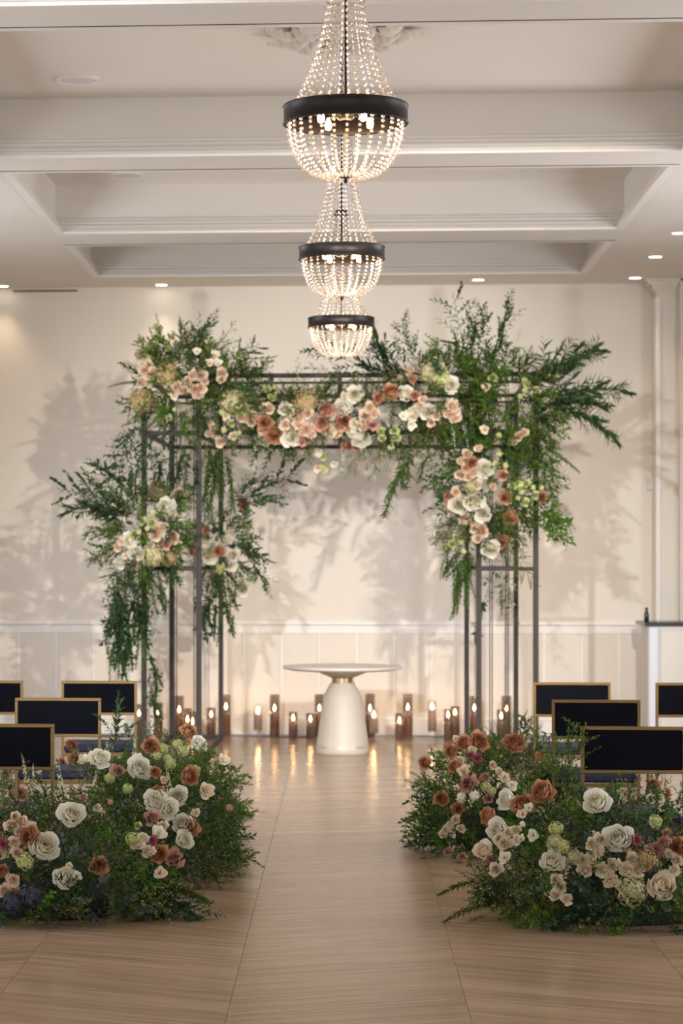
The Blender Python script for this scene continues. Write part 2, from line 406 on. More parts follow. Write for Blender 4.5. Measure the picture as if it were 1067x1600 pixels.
for (y0, y1) in TRAYS:
    mb = MB(); rings = []
    for (p, z) in PROF:
        rings.append([(XC0 + p, y0 + p, ZB - 0.004 + z), (XC1 - p, y0 + p, ZB - 0.004 + z), (XC1 - p, y1 - p, ZB - 0.004 + z), (XC0 + p, y1 - p, ZB - 0.004 + z)])
    for a, b in zip(rings, rings[1:]):
        for k in range(4):
            k2 = (k + 1) % 4; mb.add([a[k], a[k2], b[k2], b[k]], [(0, 1, 2, 3)])
    obj('crown_moulding', mb, M_TRIM, ceiling)

# downlights
def downlight(px, py, label):
    d = ray(px, py); p = CP + d * ((ZB - H) / d.z)
    t = thing('recessed_downlight', label, 'downlight', (p.x, p.y, ZB), 'recessed ceiling downlights')
    m = MB(); m.lathe([(0.048, -0.001), (0.062, -0.006), (0.066, -0.001)], 20); obj('trim_ring', m, M_TRIM, t)
    m = MB(); m.lathe([(0.0005, -0.003), (0.048, -0.003)], 20, smooth=False); obj('lens', m, M_LED, t)
    l = light('downlight_lamp', 'SPOT', (0, 0, -0.02), 24, TUNG, spot_size=math.radians(90), spot_blend=1.0, shadow_soft_size=0.05)
    l.parent = t; l.rotation_euler = (-0.2, 0, 0)
for a in [(4, 447, 'lit downlight at the far left edge above the wall slot vent'), (252, 445, 'lit downlight above the left end of the arch'),
          (747, 437, 'lit downlight above the right side of the arch'), (992, 434, 'lit downlight nearest the pilaster by the back wall'),
          (1024, 401, 'middle of the three lit downlights along the right ceiling rim'), (1061, 364, 'lit downlight at the right picture edge on the ceiling rim')]:
    downlight(*a)

# the same downlights go on along both rims, outside the picture, over the chairs
tr_ = MB(); tr_.lathe([(0.048, -0.001), (0.062, -0.006), (0.066, -0.001)], 20); tr_me = tr_.mesh('downlight_trim', M_TRIM)
ln_ = MB(); ln_.lathe([(0.0005, -0.003), (0.048, -0.003)], 20, smooth=False); ln_me = ln_.mesh('downlight_lens', M_LED)
for x in (-2.75, 2.75):
    for y in (6.6, 8.6, 10.6, 12.6, 14.6):
        e_ = link('downlight_trim', tr_me, ceiling, (x, y, ZB)); link('downlight_lens', ln_me, e_)
        l = light('downlight_lamp', 'SPOT', (0, 0, -0.02), 24, (1.0, 0.88, 0.74), spot_size=math.radians(110), spot_blend=0.8, shadow_soft_size=0.05); l.parent = e_

# wall slot vent, thermostat
a = P(20, 455, YW); b = P(121, 454, YW)
v = thing('slot_vent', 'thin dark linear slot vent high on the left of the back wall', 'vent', ((a.x + b.x) / 2, YW, a.z))
hw = (b.x - a.x) / 2
boxobj('slot', (-hw, hw, -0.006, 0, -0.008, 0.008), M_SLOT, v)
m = MB(); m.box(-hw - .01, hw + .01, -0.008, 0, 0.008, 0.016); m.box(-hw - .01, hw + .01, -0.008, 0, -0.016, -0.008); obj('vent_frame', m, M_WALL, v)
a = P(1016, 755, YW)
v = thing('wall_thermostat', 'small pale wall control box beside the pilaster corner', 'thermostat', (a.x, YW, a.z))
boxobj('housing', (-0.03, 0.03, -0.03, 0, -0.06, 0.06), M_PLASTIC, v, 0.006)
boxobj('control_panel', (-0.02, 0.02, -0.033, -0.03, -0.01, 0.04), M_GRILL, v, 0.001)

# round speakers in the trays
for (px, py, lab) in [(122, 124, 'round white ceiling speaker in the nearest visible ceiling tray'), (199, 273, 'round ceiling speaker half hidden behind the second beam')]:
    d = ray(px, py); p = CP + d * ((ZT - H) / d.z)
    t = thing('ceiling_speaker', lab, 'speaker', (p.x, p.y, ZT), 'round ceiling speakers')
    m = MB(); m.lathe([(0.105, -0.004), (0.112, -0.012), (0.125, -0.009), (0.128, 0)], 32); obj('rim', m, M_TRIM, t)
    m = MB(); m.lathe([(0.001, -0.008), (0.105, -0.006)], 32); obj('grille', m, M_GRILL, t)

# plaster medallion of acanthus leaves
def medallion(x, y):
    t = thing('ceiling_medallion', 'ornate plaster acanthus ceiling medallion above the middle chandelier', 'medallion', (x, y, ZT))
    m = MB(); m.lathe([(0.001, -0.03), (0.08, -0.035), (0.11, -0.02), (0.13, -0.028), (0.15, -0.01), (0.2, -0.008), (0.24, 0)], 32); obj('boss', m, M_PLASTER, t)
    lm = MB()
    # one lobed leaf along +x, curling down at the tip
    n = 15; rows = []
    for i in range(n):
        u = i / (n - 1); w = 0.065 * math.sin(math.pi * (0.12 + 0.86 * u)) * (1 + 0.35 * math.cos(i * math.pi))
        z = -0.012 - 0.045 * math.sin(math.pi * u) ** 2 - 0.03 * u
        rows.append([(0.13 + 0.29 * u - 0.05 * max(0, u - .8), s * w, z + (0.026 if abs(s) == 1 else (0.004 if s == 0 else -0.004))) for s in (-1, -.5, 0, .5, 1)])
    v = [p for r in rows for p in r]; f = [(i * 5 + j, i * 5 + j + 1, (i + 1) * 5 + j + 1, (i + 1) * 5 + j) for i in range(n - 1) for j in range(4)]
    lm.add(v, f, smooth=True)
    me = lm.mesh('acanthus_leaf', M_PLASTER)
    for k in range(18):
        sc = 1.0 if k % 2 == 0 else 0.8
        link('acanthus_leaf', me, t, mtx=Matrix.Rotation(2 * math.pi * k / 18, 4, 'Z') @ Matrix.Diagonal((sc, sc, 1.0 if k % 2 == 0 else 1.3, 1)))
YC = [8.46, 12.27, 15.85]
XCH = [PX(540, 8.46), PX(534, 12.27), PX(533, 15.85)]
medallion(XCH[1], 12.27)

# ------------------------------------------------------------------ counter at the right
cx0 = P(1013, 968, 19.62).x
ct = thing('service_counter', 'white built-in counter with dark top beside the back wall', 'counter', (cx0, 20.0, 0))
zt_ = 0.985
o = boxobj('countertop', (-0.03, XR - cx0 - 0.002, -0.40, 0.24, zt_ - 0.03, zt_), M_SLATE, ct, 0.006)
boxobj('carcass', (0.02, XR - cx0 - 0.002, -0.36, 0.24, 0.0, zt_ - 0.031), M_CAB, ct)
boxobj('corner_post', (0.0, 0.085, -0.385, -0.30, 0.0, zt_ - 0.031), M_CAB_COOL, ct, 0.012)
for i in range(3):
    boxobj('cabinet_door', (0.10 + i * 0.6, 0.68 + i * 0.6, -0.378, -0.361, 0.10, zt_ - 0.06), M_CAB, ct, 0.004)
a = P(1006, 955, 19.95)
bt = thing('dark_bottle', 'small dark bottle standing on the counter end', 'bottle', (cx0 + 0.02, 19.9, zt_))
m = MB(); m.lathe([(0.001, 0), (0.02, 0.001), (0.021, 0.06), (0.012, 0.08), (0.009, 0.105), (0.011, 0.108), (0.001, 0.11)], 14); obj('bottle_body', m, M_DARKB, bt)
m = MB(); m.lathe([(0.012, 0.095), (0.012, 0.112), (0.001, 0.113)], 12); obj('cap', m, M_BLACK, bt)

# ------------------------------------------------------------------ chandeliers
def chandelier_meshes():
    P_ = {}
    zr_ = 0.0; rr = 0.216
    m = MB(); m.lathe([(rr - 0.010, -0.032), (rr, -0.034), (rr + 0.004, -0.030), (rr, -0.026), (rr, 0.026), (rr + 0.004, 0.030), (rr, 0.034), (rr - 0.010, 0.032), (rr - 0.010, -0.032)], 56); P_['ring_band'] = m.mesh('ring_band', M_BLACK)
    m = MB(); m.lathe([(0.018, -0.02), (0.03, -0.012), (0.03, 0.012), (0.018, 0.02)], 16)
    for k in range(5):
        a = 2 * math.pi * k / 5 + 0.3; m.tube([(0.02 * math.cos(a), 0.02 * math.sin(a), 0), ((rr - .008) * math.cos(a), (rr - .008) * math.sin(a), 0)], 0.006, 6)
    P_['spokes'] = m.mesh('spokes', M_BLACK)
    m = MB(); m.tube([(0, 0, -0.225), (0, 0, 0.74)], 0.0045, 6); m.lathe([(0.001, -0.24), (0.008, -0.232), (0.004, -0.222), (0.04, -0.214), (0.042, -0.208), (0.001, -0.204)], 16)
    P_['centre_rod'] = m.mesh('centre_rod', M_BLACK)
    m = MB(); m.lathe([(0.035, 0.70), (0.05, 0.705), (0.05, 0.725), (0.03, 0.74), (0.008, 0.75), (0.004, 0.76)], 20); P_['top_crown'] = m.mesh('top_crown', M_BLACK)
    m = MB()
    z = 0.76; i = 0
    while z < ZT - 3.035 - 0.03:
        ax = i % 2; pts = []
        for k in range(9):
            t = 2 * math.pi * k / 8; c, s = 0.009 * math.cos(t), 0.018 * math.sin(t)
            pts.append((c if ax else 0, 0 if ax else c, z + 0.015 + s))
        m.tube(pts, 0.0025, 4); z += 0.028; i += 1
    m.lathe([(0.05, ZT - 3.035), (0.045, ZT - 3.035 - 0.02), (0.006, ZT - 3.035 - 0.03)], 20)
    P_['chain'] = m.mesh('chain', M_BLACK)
    # crystal strands
    def strand(curve, r, step):
        m = MB()
        pts = [curve(t / 60) for t in range(61)]; acc = 0; last = pts[0]; beads = [pts[0]]
        for p in pts[1:]:
            acc += (Vector(p) - Vector(last)).length; last = p
            if acc >= step: beads.append(p); acc = 0
        for p in beads:
            v = []; f = []; s = r * U(0.92, 1.1)
            v.append((p[0], 0, p[1] + s))
            for lev in (0.5, -0.5):
                for k in range(5):
                    a = 2 * math.pi * (k + (0.5 if lev < 0 else 0)) / 5; v.append((p[0] + s * 0.87 * math.cos(a), s * 0.87 * math.sin(a), p[1] + s * lev))
            v.append((p[0], 0, p[1] - s))
            for k in range(5):
                k2 = (k + 1) % 5
                f += [(0, 1 + k, 1 + k2), (1 + k, 6 + k, 1 + k2), (1 + k2, 6 + k, 6 + k2), (11, 6 + k2, 6 + k)]
            m.add(v, f, 0, R())
        return m.mesh('strand', M_CRYSTAL)
    def up(t):   # ring to crown
        z = 0.034 + t * 0.68
        r = 0.045 + 0.125 * (1 - t) ** 3.0 + 0.012 * (1 - t)
        return (r, z)
    def lo(t):
        a = t * math.pi / 2
        return (0.05 + (rr - 0.016 - 0.05) * math.cos(a) ** 0.85 if t < 1 else 0.05, -0.034 - 0.185 * math.sin(a))
    P_['up'] = [strand(lambda t: (up(t)[0], up(t)[1]), 0.0064, 0.0128) for _ in range(3)]
    P_['lo'] = [strand(lo, 0.0066, 0.0145) for _ in range(3)]
    m = MB(); m.lathe([(0.001, 0.026), (0.006, 0.018), (0.0125, 0.0), (0.010, -0.016), (0.001, -0.02)], 12); P_['bulb'] = m.mesh('bulb', M_BULB)
    m = MB(); m.lathe([(0.011, 0.02), (0.011, 0.05), (0.014, 0.052)], 12); P_['socket'] = m.mesh('socket', M_BLACK)
    return P_
CHM = chandelier_meshes()
def chandelier(x, y, label):
    t = thing('crystal_chandelier', label, 'chandelier', (x, y, 3.035), 'crystal chandeliers over the aisle')
    for n in ('ring_band', 'spokes', 'centre_rod', 'top_crown', 'chain'): link(n, CHM[n], t)
    for k in range(32): link('upper_bead_strand', CHM['up'][k % 3], t, mtx=Matrix.Rotation(2 * math.pi * (k + .3) / 32, 4, 'Z'))
    for k in range(28): link('lower_bead_strand', CHM['lo'][k % 3], t, mtx=Matrix.Rotation(2 * math.pi * (k + .1) / 28, 4, 'Z'))
    for k in range(4):
        a = 2 * math.pi * k / 4 + 0.62
        b = link('candle_bulb', CHM['bulb'], t, (0.105 * math.cos(a), 0.105 * math.sin(a), -0.018)); link('socket', CHM['socket'], b)
    l = light('chandelier_lamp', 'POINT', (0, 0, -0.06), 11, WARM, shadow_soft_size=0.1); l.parent = t
chandelier(XCH[0], YC[0], 'nearest and largest crystal chandelier cut by the top of the picture')
chandelier(XCH[1], YC[1], 'middle crystal chandelier of the three over the aisle')
chandelier(XCH[2], YC[2], 'farthest and smallest crystal chandelier just above the arch')

# ------------------------------------------------------------------ pedestal table
tp = floor_at(535, 1180)
YT = tp.y + 0.2
s_ = YT / F
tb = thing('pedestal_table', 'round cream pedestal table with brass collar under the arch', 'table', (PX(535, YT), YT, 0))
def zt(py): return H - (py - VY) * s_
ztop = zt(1040)
m = MB(); m.lathe([(0.001, ztop), (93 * s_ - 0.01, ztop), (93 * s_, ztop - 0.006), (93 * s_ - 0.004, ztop - 0.02), (80 * s_, ztop - 0.034), (40 * s_, ztop - 0.042), (0.001, ztop - 0.042)], 64); obj('table_top', m, M_TOP, tb)
m = MB(); m.lathe([(41 * s_, ztop - 0.042), (30 * s_, ztop - 0.066), (17 * s_, ztop - 0.092), (0.001, ztop - 0.092)], 48); obj('under_bowl', m, M_TABLE, tb)
m = MB(); m.lathe([(16.5 * s_, ztop - 0.092), (16.5 * s_, ztop - 0.128)], 40); obj('brass_collar', m, M_BRASS, tb)
z0 = ztop - 0.128
m = MB(); m.lathe([(0.001, z0), (18 * s_, z0), (19.5 * s_, z0 - 0.012), (28 * s_, z0 - 0.085), (29.5 * s_, z0 - 0.10), (41.0 * s_, 0.062), (41.2 * s_, 0.056)], 64); obj('pedestal_body', m, M_TABLE, tb)
m = MB(); m.lathe([(40.6 * s_, 0.057), (40.8 * s_, 0.049)], 64); obj('brass_band', m, M_BRASS, tb)
m = MB(); m.lathe([(41.2 * s_, 0.050), (41.6 * s_, 0.046), (41.8 * s_, 0.006), (41.2 * s_, 0.0), (0.001, 0.0)], 64); obj('plinth', m, M_TABLE, tb)

# ------------------------------------------------------------------ candles in glass
def cyl(r, h, z0=0.0, n=20, inner=None):
    m = MB(); m.lathe([(0.0005, z0), (r, z0), (r, z0 + h)], n); return m
CAND = [  # px, flame y, candle top y, candle base y, vase top y, depth, footed
    (217, 1115, 1120, 1150, 1100, 20.25, 0), (247, 1113, 1118, 1152, 1098, 20.15, 0), (280, 1110, 1114, 1150, 1087, 20.3, 0), (293, 1127, 1131, 1154, 1108, 20.1, 0), (301, 1130, 1134, 1152, 1112, 20.2, 0),
    (330, 1116, 1122, 1153, 1106, 20.1, 0), (353, 1105, 1110, 1150, 1086, 20.35, 0), (403, 1114, 1121, 1145, 1104, 20.3, 1), (429, 1105, 1111, 1150, 1084, 20.25, 0),
    (458, 1122, 1127, 1153, 1112, 20.1, 0), (485, 1123, 1129, 1154, 1114, 20.05, 0), (499, 1105, 1111, 1150, 1084, 20.3, 0), (578, 1104, 1111, 1150, 1083, 20.3, 0),
    (584, 1117, 1123, 1145, 1106, 20.05, 1), (624, 1124, 1130, 1153, 1113, 20.08, 0), (637, 1104, 1110, 1151, 1084, 20.28, 0), (675, 1107, 1112, 1145, 1098, 20.2, 1),
    (700, 1117, 1122, 1155, 1108, 20.02, 0), (711, 1113, 1118, 1153, 1103, 20.15, 0), (741, 1106, 1111, 1151, 1087, 20.3, 0), (783, 1117, 1122, 1152, 1107, 20.15, 0), (791, 1106, 1111, 1150, 1086, 20.32, 0)]
fl = MB(); fl.lathe([(0.0005, -0.004), (0.0085, 0.006), (0.0115, 0.016), (0.008, 0.030), (0.0025, 0.046), (0.0004, 0.052)], 10); FLM = fl.mesh('flame', M_FLAME)
for i, (px, fy, ty, by, vy, Y, foot) in enumerate(CAND):
    x = PX(px, Y); sy = Y / F
    hc = (by - ty) * sy; z0 = 0.0 if not foot else 0.055; z0 += 0.006
    rv = 0.042 if (vy < 1095) else 0.038
    where = 'left' if px < 536 else 'right'
    kind = 'tall smoked glass cylinder' if vy < 1095 else ('footed clear glass' if foot else 'short smoked glass cylinder')
    order = sorted(q[0] for q in CAND); nth = order.index(px)
    ords = ['first', 'second', 'third', 'fourth', 'fifth', 'sixth', 'seventh', 'eighth', 'ninth', 'tenth', 'eleventh', 'twelfth']
    nm = (ords[nth] + ' from the left of the row') if nth < 11 else (ords[len(order) - 1 - nth] + ' from the right of the row')
    t = thing('pillar_candle', 'lit taupe pillar candle in %s, %s' % (kind, nm), 'candle', (x, Y, 0), 'pillar candles along the back wall')
    obj('wax_pillar', (lambda m: (m.lathe([(0.0005, z0), (0.031, z0), (0.031, z0 + hc - 0.003), (0.028, z0 + hc), (0.010, z0 + hc - 0.006), (0.0005, z0 + hc - 0.006)], 20), m)[1])(MB()), M_WAX, t)
    m = MB(); m.tube([(0, 0, z0 + hc - 0.008), (0.001, 0, z0 + hc + 0.01)], 0.0016, 5); obj('wick', m, M_WICK, t)
    link('flame', FLM, t, (0, 0, z0 + hc + 0.010))
    ztop_ = max(z0 + hc + 0.04, z0 + (by - vy) * sy)
    m = MB()
    if foot: m.lathe([(0.0005, 0.0), (0.036, 0.001), (0.034, 0.006), (0.008, 0.014), (0.007, 0.04), (0.03, 0.052), (rv, 0.056), (rv, ztop_)], 24)
    else: m.lathe([(0.0005, 0.001), (rv, 0.001), (rv, ztop_), (rv - 0.003, ztop_), (rv - 0.003, 0.005)], 24)
    obj('glass_cylinder', m, M_CLEAR if foot else M_SMOKE, t)
    l = light('candle_glow', 'POINT', (0, 0, z0 + hc + 0.03), 4.5, (1.0, 0.62, 0.30), shadow_soft_size=0.012); l.parent = t

# ------------------------------------------------------------------ steel arch
YF, YBK = 17.75, 20.0
ZTOP = H + (VY - 583) * YF / F; ZLO = H + (VY - 676) * YF / F; ZMID = 1.42
XFo = [PX(p, YF) for p in (225, 311, 748, 837)]; XBo = [PX(p, YBK) for p in (268, 345, 729, 806)]
ac = (sum(XFo) / 4)
arch = thing('wedding_arch', 'dark raw steel four tower frame arch dressed with flowers', 'arch', (ac, 18.9, 0))
def AP(x, y, z): return (x - ac, y - 18.9, z)
W = 0.038
def abar(name, p, q, w=W, m=M_STEEL):
    b = MB(); b.bar(AP(*p), AP(*q), w); return obj(name, b, m, arch)
for xs, Y in ((XFo, YF), (XBo, YBK)):
    for x in xs: abar('post', (x, Y, 0.0), (x, Y, ZTOP))
    for z in (ZTOP - W / 2, ZTOP - W * 1.9, ZLO): abar('cross_rail', (xs[0], Y, z), (xs[3], Y, z), W * 0.85 if z != ZTOP - W * 1.9 else 0.018)
    for z in (ZMID, 0.02):
        abar('tower_rail', (xs[0], Y, z), (xs[1], Y, z), W * 0.8); abar('tower_rail', (xs[2], Y, z), (xs[3], Y, z), W * 0.8)
    for px in (424, 531, 640): abar('beam_strut', (PX(px, Y), Y, ZLO), (PX(px, Y), Y, ZTOP), W * 0.8)
for i in range(4):
    for z in (ZTOP - W / 2, ZLO, 0.02): abar('depth_rail', (XFo[i], YF, z), (XBo[i], YBK, z), W * 0.8)
YM = 18.85
for px in (274, 305, 767, 792):
    x = PX(px, YM)
    for dx in (-0.009, 0.009): abar('thin_rod', (x + dx, YM, 0.0), (x + dx, YM, ZTOP - W), 0.008)
    abar('rod_foot', (x - 0.05, YM, 0.006), (x + 0.05, YM, 0.006), 0.012)

# ------------------------------------------------------------------ chairs
def chair_proto():
    w = 0.445; hw = w / 2; P_ = {}; T = 0.016
    zt0, zb0 = 0.775, 0.575
    def M(name, f, m):
        b = MB(); f(b); P_[name] = b.mesh(name, m)
    M('leg_l', lambda b: b.bevbox(-hw, -hw + T, -T / 2, T / 2, 0, zb0 - 0.001, 0.002), M_GOLD)
    M('leg_f', lambda b: b.bevbox(-hw, -hw + T, -T / 2, T / 2, 0, 0.348, 0.002), M_GOLD)
    def fr(b):
        b.bevbox(-hw, hw, -T / 2, T / 2, zt0 - T, zt0, 0.002); b.bevbox(-hw, hw, -T / 2, T / 2, zb0, zb0 + T, 0.002)
        b.bevbox(-hw, -hw + T, -T / 2, T / 2, zb0 + T, zt0 - T, 0.002); b.bevbox(hw - T, hw, -T / 2, T / 2, zb0 + T, zt0 - T, 0.002)
    M('back_frame', fr, M_GOLD)
    M('back_panel', lambda b: b.bevbox(-hw + T, hw - T, -0.006, 0.03, zb0 + T, zt0 - T, 0.004), M_VELVET)
    M('seat_cushion', lambda b: b.bevbox(-hw + 0.01, hw - 0.01, 0.02, 0.43, 0.352, 0.400, 0.012), M_SEAT)
    def sf(b):
        b.bevbox(-hw + T, hw - T, 0.012, 0.03, 0.33, 0.35, 0.002); b.bevbox(-hw + T, hw - T, 0.41, 0.428, 0.33, 0.35, 0.002)
        b.bevbox(-hw + T, -hw + 2 * T, 0.03, 0.41, 0.33, 0.35, 0.002); b.bevbox(hw - 2 * T, hw - T, 0.03, 0.41, 0.33, 0.35, 0.002)
    M('seat_frame', sf, M_GOLD)
    return P_
CH = chair_proto()
def chair(px_edge, side, Y, label):
    xe = PX(px_edge, Y); x = xe + side * 0.2225
    t = thing('gold_frame_chair', label, 'chair', (x, Y, 0), 'gold framed chairs with black velvet backs')
    for n in ('back_frame', 'back_panel', 'seat_cushion', 'seat_frame'): link(n, CH[n], t)
    link('leg', CH['leg_l'], t); link('leg', CH['leg_l'], t, (0.445 - 0.016, 0, 0))
    link('leg', CH['leg_f'], t, (0, 0.42, 0)); link('leg', CH['leg_f'], t, (0.445 - 0.016, 0.42, 0))
    return t
Y1, Y2, Y3 = 10.38, 12.36, 14.12
chair(85, -1, Y1, 'chair cut by the left picture edge, nearest row, white spikes before its back')
chair(158, -1, Y2, 'second row chair on the left, its back overlapping the chair behind')
chair(214, -1, Y3, 'third row chair on the left beside the aisle, leafy sprig before its back')
chair(36, -1, Y3, 'third row chair on the left cut by the picture edge')
chair(907, 1, Y1, 'nearest and largest chair on the right, flowers before its legs')
chair(862, 1, Y2, 'second row chair on the right between the other two aisle chairs')
chair(833, 1, Y3, 'third row chair on the right beside the aisle, farthest from the camera')
chair(1024, 1, Y3, 'third row chair on the right cut by the picture edge below the counter')
p = P(16, 1260, Y1 + 0.05)
wt = MB(); wt.bevbox(-0.03, 0.03, -0.008, 0.008, 0, 0.008, 0.002)
wc = bpy.data.objects['gold_frame_chair']
tag(obj('wooden_tag', wt, M_WOODTAG, None, (p.x, Y1 + 0.10, 0.4005)), 'thin pale wooden stick lying on the nearest left seat', 'stick')

# ------------------------------------------------------------------ plant materials
G_DARK = plantmat('ruscus_leaf', (0.022, 0.052, 0.017), (0.060, 0.118, 0.038), 0.42, 0.2, 0.35)
G_MID = plantmat('olive_leaf', (0.045, 0.092, 0.018), (0.115, 0.185, 0.042), 0.5, 0.25, 0.3)
G_BRIGHT = plantmat('fresh_leaf', (0.045, 0.115, 0.010), (0.135, 0.245, 0.030), 0.5, 0.3, 0.3)
G_BUSH = plantmat('bush_leaf', (0.050, 0.085, 0.010), (0.150, 0.190, 0.032), 0.55, 0.25, 0.3)
G_FERN = plantmat('fern_green', (0.060, 0.100, 0.012), (0.148, 0.200, 0.030), 0.6, 0.3, 0.25)
G_GREY = plantmat('eucalyptus_leaf', (0.040, 0.068, 0.050), (0.095, 0.130, 0.105), 0.4, 0.15, 0.45)
G_STEM = mat('green_stem', (0.055, 0.06, 0.025), 0.6, noise=(30, 0.3))
G_BUD = plantmat('pink_bud', (0.36, 0.25, 0.17), (0.58, 0.47, 0.36), 0.6, 0.2)
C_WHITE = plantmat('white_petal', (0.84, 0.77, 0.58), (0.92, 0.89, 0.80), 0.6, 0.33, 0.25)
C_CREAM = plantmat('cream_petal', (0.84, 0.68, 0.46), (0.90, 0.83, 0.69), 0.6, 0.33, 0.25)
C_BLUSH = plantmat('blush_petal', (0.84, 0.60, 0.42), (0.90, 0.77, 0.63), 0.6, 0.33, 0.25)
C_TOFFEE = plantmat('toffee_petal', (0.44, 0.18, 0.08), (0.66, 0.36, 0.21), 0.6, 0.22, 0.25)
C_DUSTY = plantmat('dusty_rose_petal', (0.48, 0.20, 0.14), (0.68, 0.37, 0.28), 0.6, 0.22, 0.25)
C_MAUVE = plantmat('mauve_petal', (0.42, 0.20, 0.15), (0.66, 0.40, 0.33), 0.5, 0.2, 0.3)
C_BERRY = plantmat('berry_petal', (0.30, 0.07, 0.08), (0.50, 0.18, 0.19), 0.55, 0.15)
C_GREEN = plantmat('green_petal', (0.42, 0.46, 0.14), (0.66, 0.68, 0.34), 0.55, 0.2)
C_HYD = plantmat('hydrangea_petal', (0.50, 0.27, 0.17), (0.36, 0.38, 0.13), 0.6, 0.2)
C_HYDC = plantmat('cream_hydrangea_petal', (0.36, 0.37, 0.14), (0.64, 0.54, 0.36), 0.6, 0.2)
C_HYDB = plantmat('slate_hydrangea_petal', (0.035, 0.040, 0.065), (0.085, 0.085, 0.115), 0.6, 0.15)
C_HYDD = plantmat('antique_hydrangea_petal', (0.10, 0.075, 0.035), (0.17, 0.16, 0.07), 0.6, 0.15)
C_DARKC = mat('dark_flower_centre', (0.10, 0.04, 0.02), 0.8, noise=(40, 0.3))
C_YOLK = mat('golden_flower_centre', (0.55, 0.33, 0.06), 0.8, noise=(40, 0.3))

# ------------------------------------------------------------------ flower meshes (unit: diameter 1, facing +Z)
def petal(m, ang, r0, tilt, ln, wd, curl, mi=0, var=0.5, nv=4, nu=4, cup=0.35, wob=0.0):
    """one petal patch: starts r0 from the axis, leans out by tilt, curls back at the edge"""
    v = []; f = []
    ca, sa = math.cos(ang), math.sin(ang); ph = U(0, 6.28)
    for i in range(nv + 1):
        t = i / nv
        w = wd * math.sin(math.pi * (0.16 + 0.62 * t)) * (1 - 0.25 * max(0, t - 0.75) * 4)
        a = tilt + curl * t * t
        rr = r0 + ln * (math.sin(tilt) * t + (math.sin(a) - math.sin(tilt)) * t * 0.5)
        zz = ln * (math.cos(tilt) * t + (math.cos(a) - math.cos(tilt)) * t * 0.5)
        for j in range(nu + 1):
            u = 2 * j / nu - 1
            x = rr - cup * w * u * u * (1 - 0.3 * t); y = w * u; z = zz - 0.10 * ln * u * u * t + wob * math.sin(3 * u + ph) * t
            v.append((ca * x - sa * y, sa * x + ca * y, z))
    for i in range(nv):
        for j in range(nu): f.append((i * (nu + 1) + j, i * (nu + 1) + j + 1, (i + 1) * (nu + 1) + j + 1, (i + 1) * (nu + 1) + j))
    m.add(v, f, mi, var, True)
def calyx(m, mi, r=0.16, ln=0.9):
    for k in range(5): petal(m, k * 1.257 + 0.3, 0.05, 1.1, 0.26, 0.07, 0.5, mi, R(), 2, 2, 0.1)
    m.tube([(0, 0, 0.04), (U(-.05, .05), U(-.05, .05), -ln * 0.5), (U(-.15, .15), U(-.15, .15), -ln)], 0.028, 4, mi + 1)
def cup(m, ang, rho, h, span, lip, var, mi=0, nv=4, nu=5, ruffle=0.02, drop=0.14):
    """petal wrapped round the flower's axis: swells out from the base, its lip at radius rho and height h"""
    P0, P1, P2, P3 = (0.03, -0.02), (rho * 1.15 + 0.03, -0.02 + 0.05 * h), (rho * 1.12, h * 0.62), (rho * lip, h)
    v = []; f = []; ph = U(0, 6.28)
    for i in range(nv + 1):
        t = i / nv; q = 1 - t
        r = q**3 * P0[0] + 3 * q * q * t * P1[0] + 3 * q * t * t * P2[0] + t**3 * P3[0]
        z = q**3 * P0[1] + 3 * q * q * t * P1[1] + 3 * q * t * t * P2[1] + t**3 * P3[1]
        w = span * (0.55 + 0.45 * math.sin(math.pi * min(1, 0.15 + 0.75 * t)))
        for j in range(nu + 1):
            u = 2 * j / nu - 1; a = ang + u * w
            rr = r * (1 + 0.06 * (1 - u * u) * t) + ruffle * math.sin(4 * u + ph) * t * t
            zz = z - drop * h * abs(u) ** 2.5 * t * t + ruffle * 0.7 * math.cos(5 * u + ph) * t * t
            v.append((rr * math.cos(a), rr * math.sin(a), zz))
    for i in range(nv):
        for j in range(nu): f.append((i * (nu + 1) + j, i * (nu + 1) + j + 1, (i + 1) * (nu + 1) + j + 1, (i + 1) * (nu + 1) + j))
    m.add(v, f, mi, var, True)
def rose(cm, openness=1.0, n_in=7, n_mid=7, n_out=6, ruffle=0.02):
    """cabbage rose: lips step outwards and downwards from a wrapped heart"""
    m = MB(); n = n_in + n_mid + n_out; ga = 2.39996 + U(-.05, .05)
    for i in range(n):
        t = i / (n - 1)
        rho = 0.035 + 0.43 * t ** (0.95 / openness) ; h = 0.50 - 0.30 * t ** 1.9 * openness
        lip = 0.80 + 0.42 * t ** 1.3 * openness
        span = 1.9 - 1.15 * min(1, t * 1.6)
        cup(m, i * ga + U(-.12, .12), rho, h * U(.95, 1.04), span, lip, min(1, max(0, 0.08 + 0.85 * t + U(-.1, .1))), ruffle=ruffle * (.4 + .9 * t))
    calyx(m, 1)
    return m.mesh('rose', [cm, G_BRIGHT, G_STEM])
def ranunculus(cm, cc):
    m = MB(); ga = 2.39996
    m.lathe([(0.0005, 0.30), (0.05, 0.28), (0.06, 0.22)], 8, mi=3)
    for i in range(26):
        t = i / 25
        cup(m, i * 2.39996, 0.075 + 0.40 * t, 0.36 - 0.16 * t ** 2, 1.25 - 0.6 * t, 0.86 + 0.26 * t, 0.25 + 0.7 * t, nv=3, nu=4, ruffle=0.012)
    calyx(m, 1)
    return m.mesh('ranunculus', [cm, G_BRIGHT, G_STEM, cc])
def lisianthus(cm):
    m = MB()
    for i in range(9): petal(m, i * 2.4, 0.03 + 0.006 * i, 0.15 + 0.07 * i, 0.55, 0.22 + 0.008 * i, 0.4, 0, i / 9, 4, 4, 0.5, 0.05)
    calyx(m, 1)
    return m.mesh('lisianthus', [cm, G_BRIGHT, G_STEM])
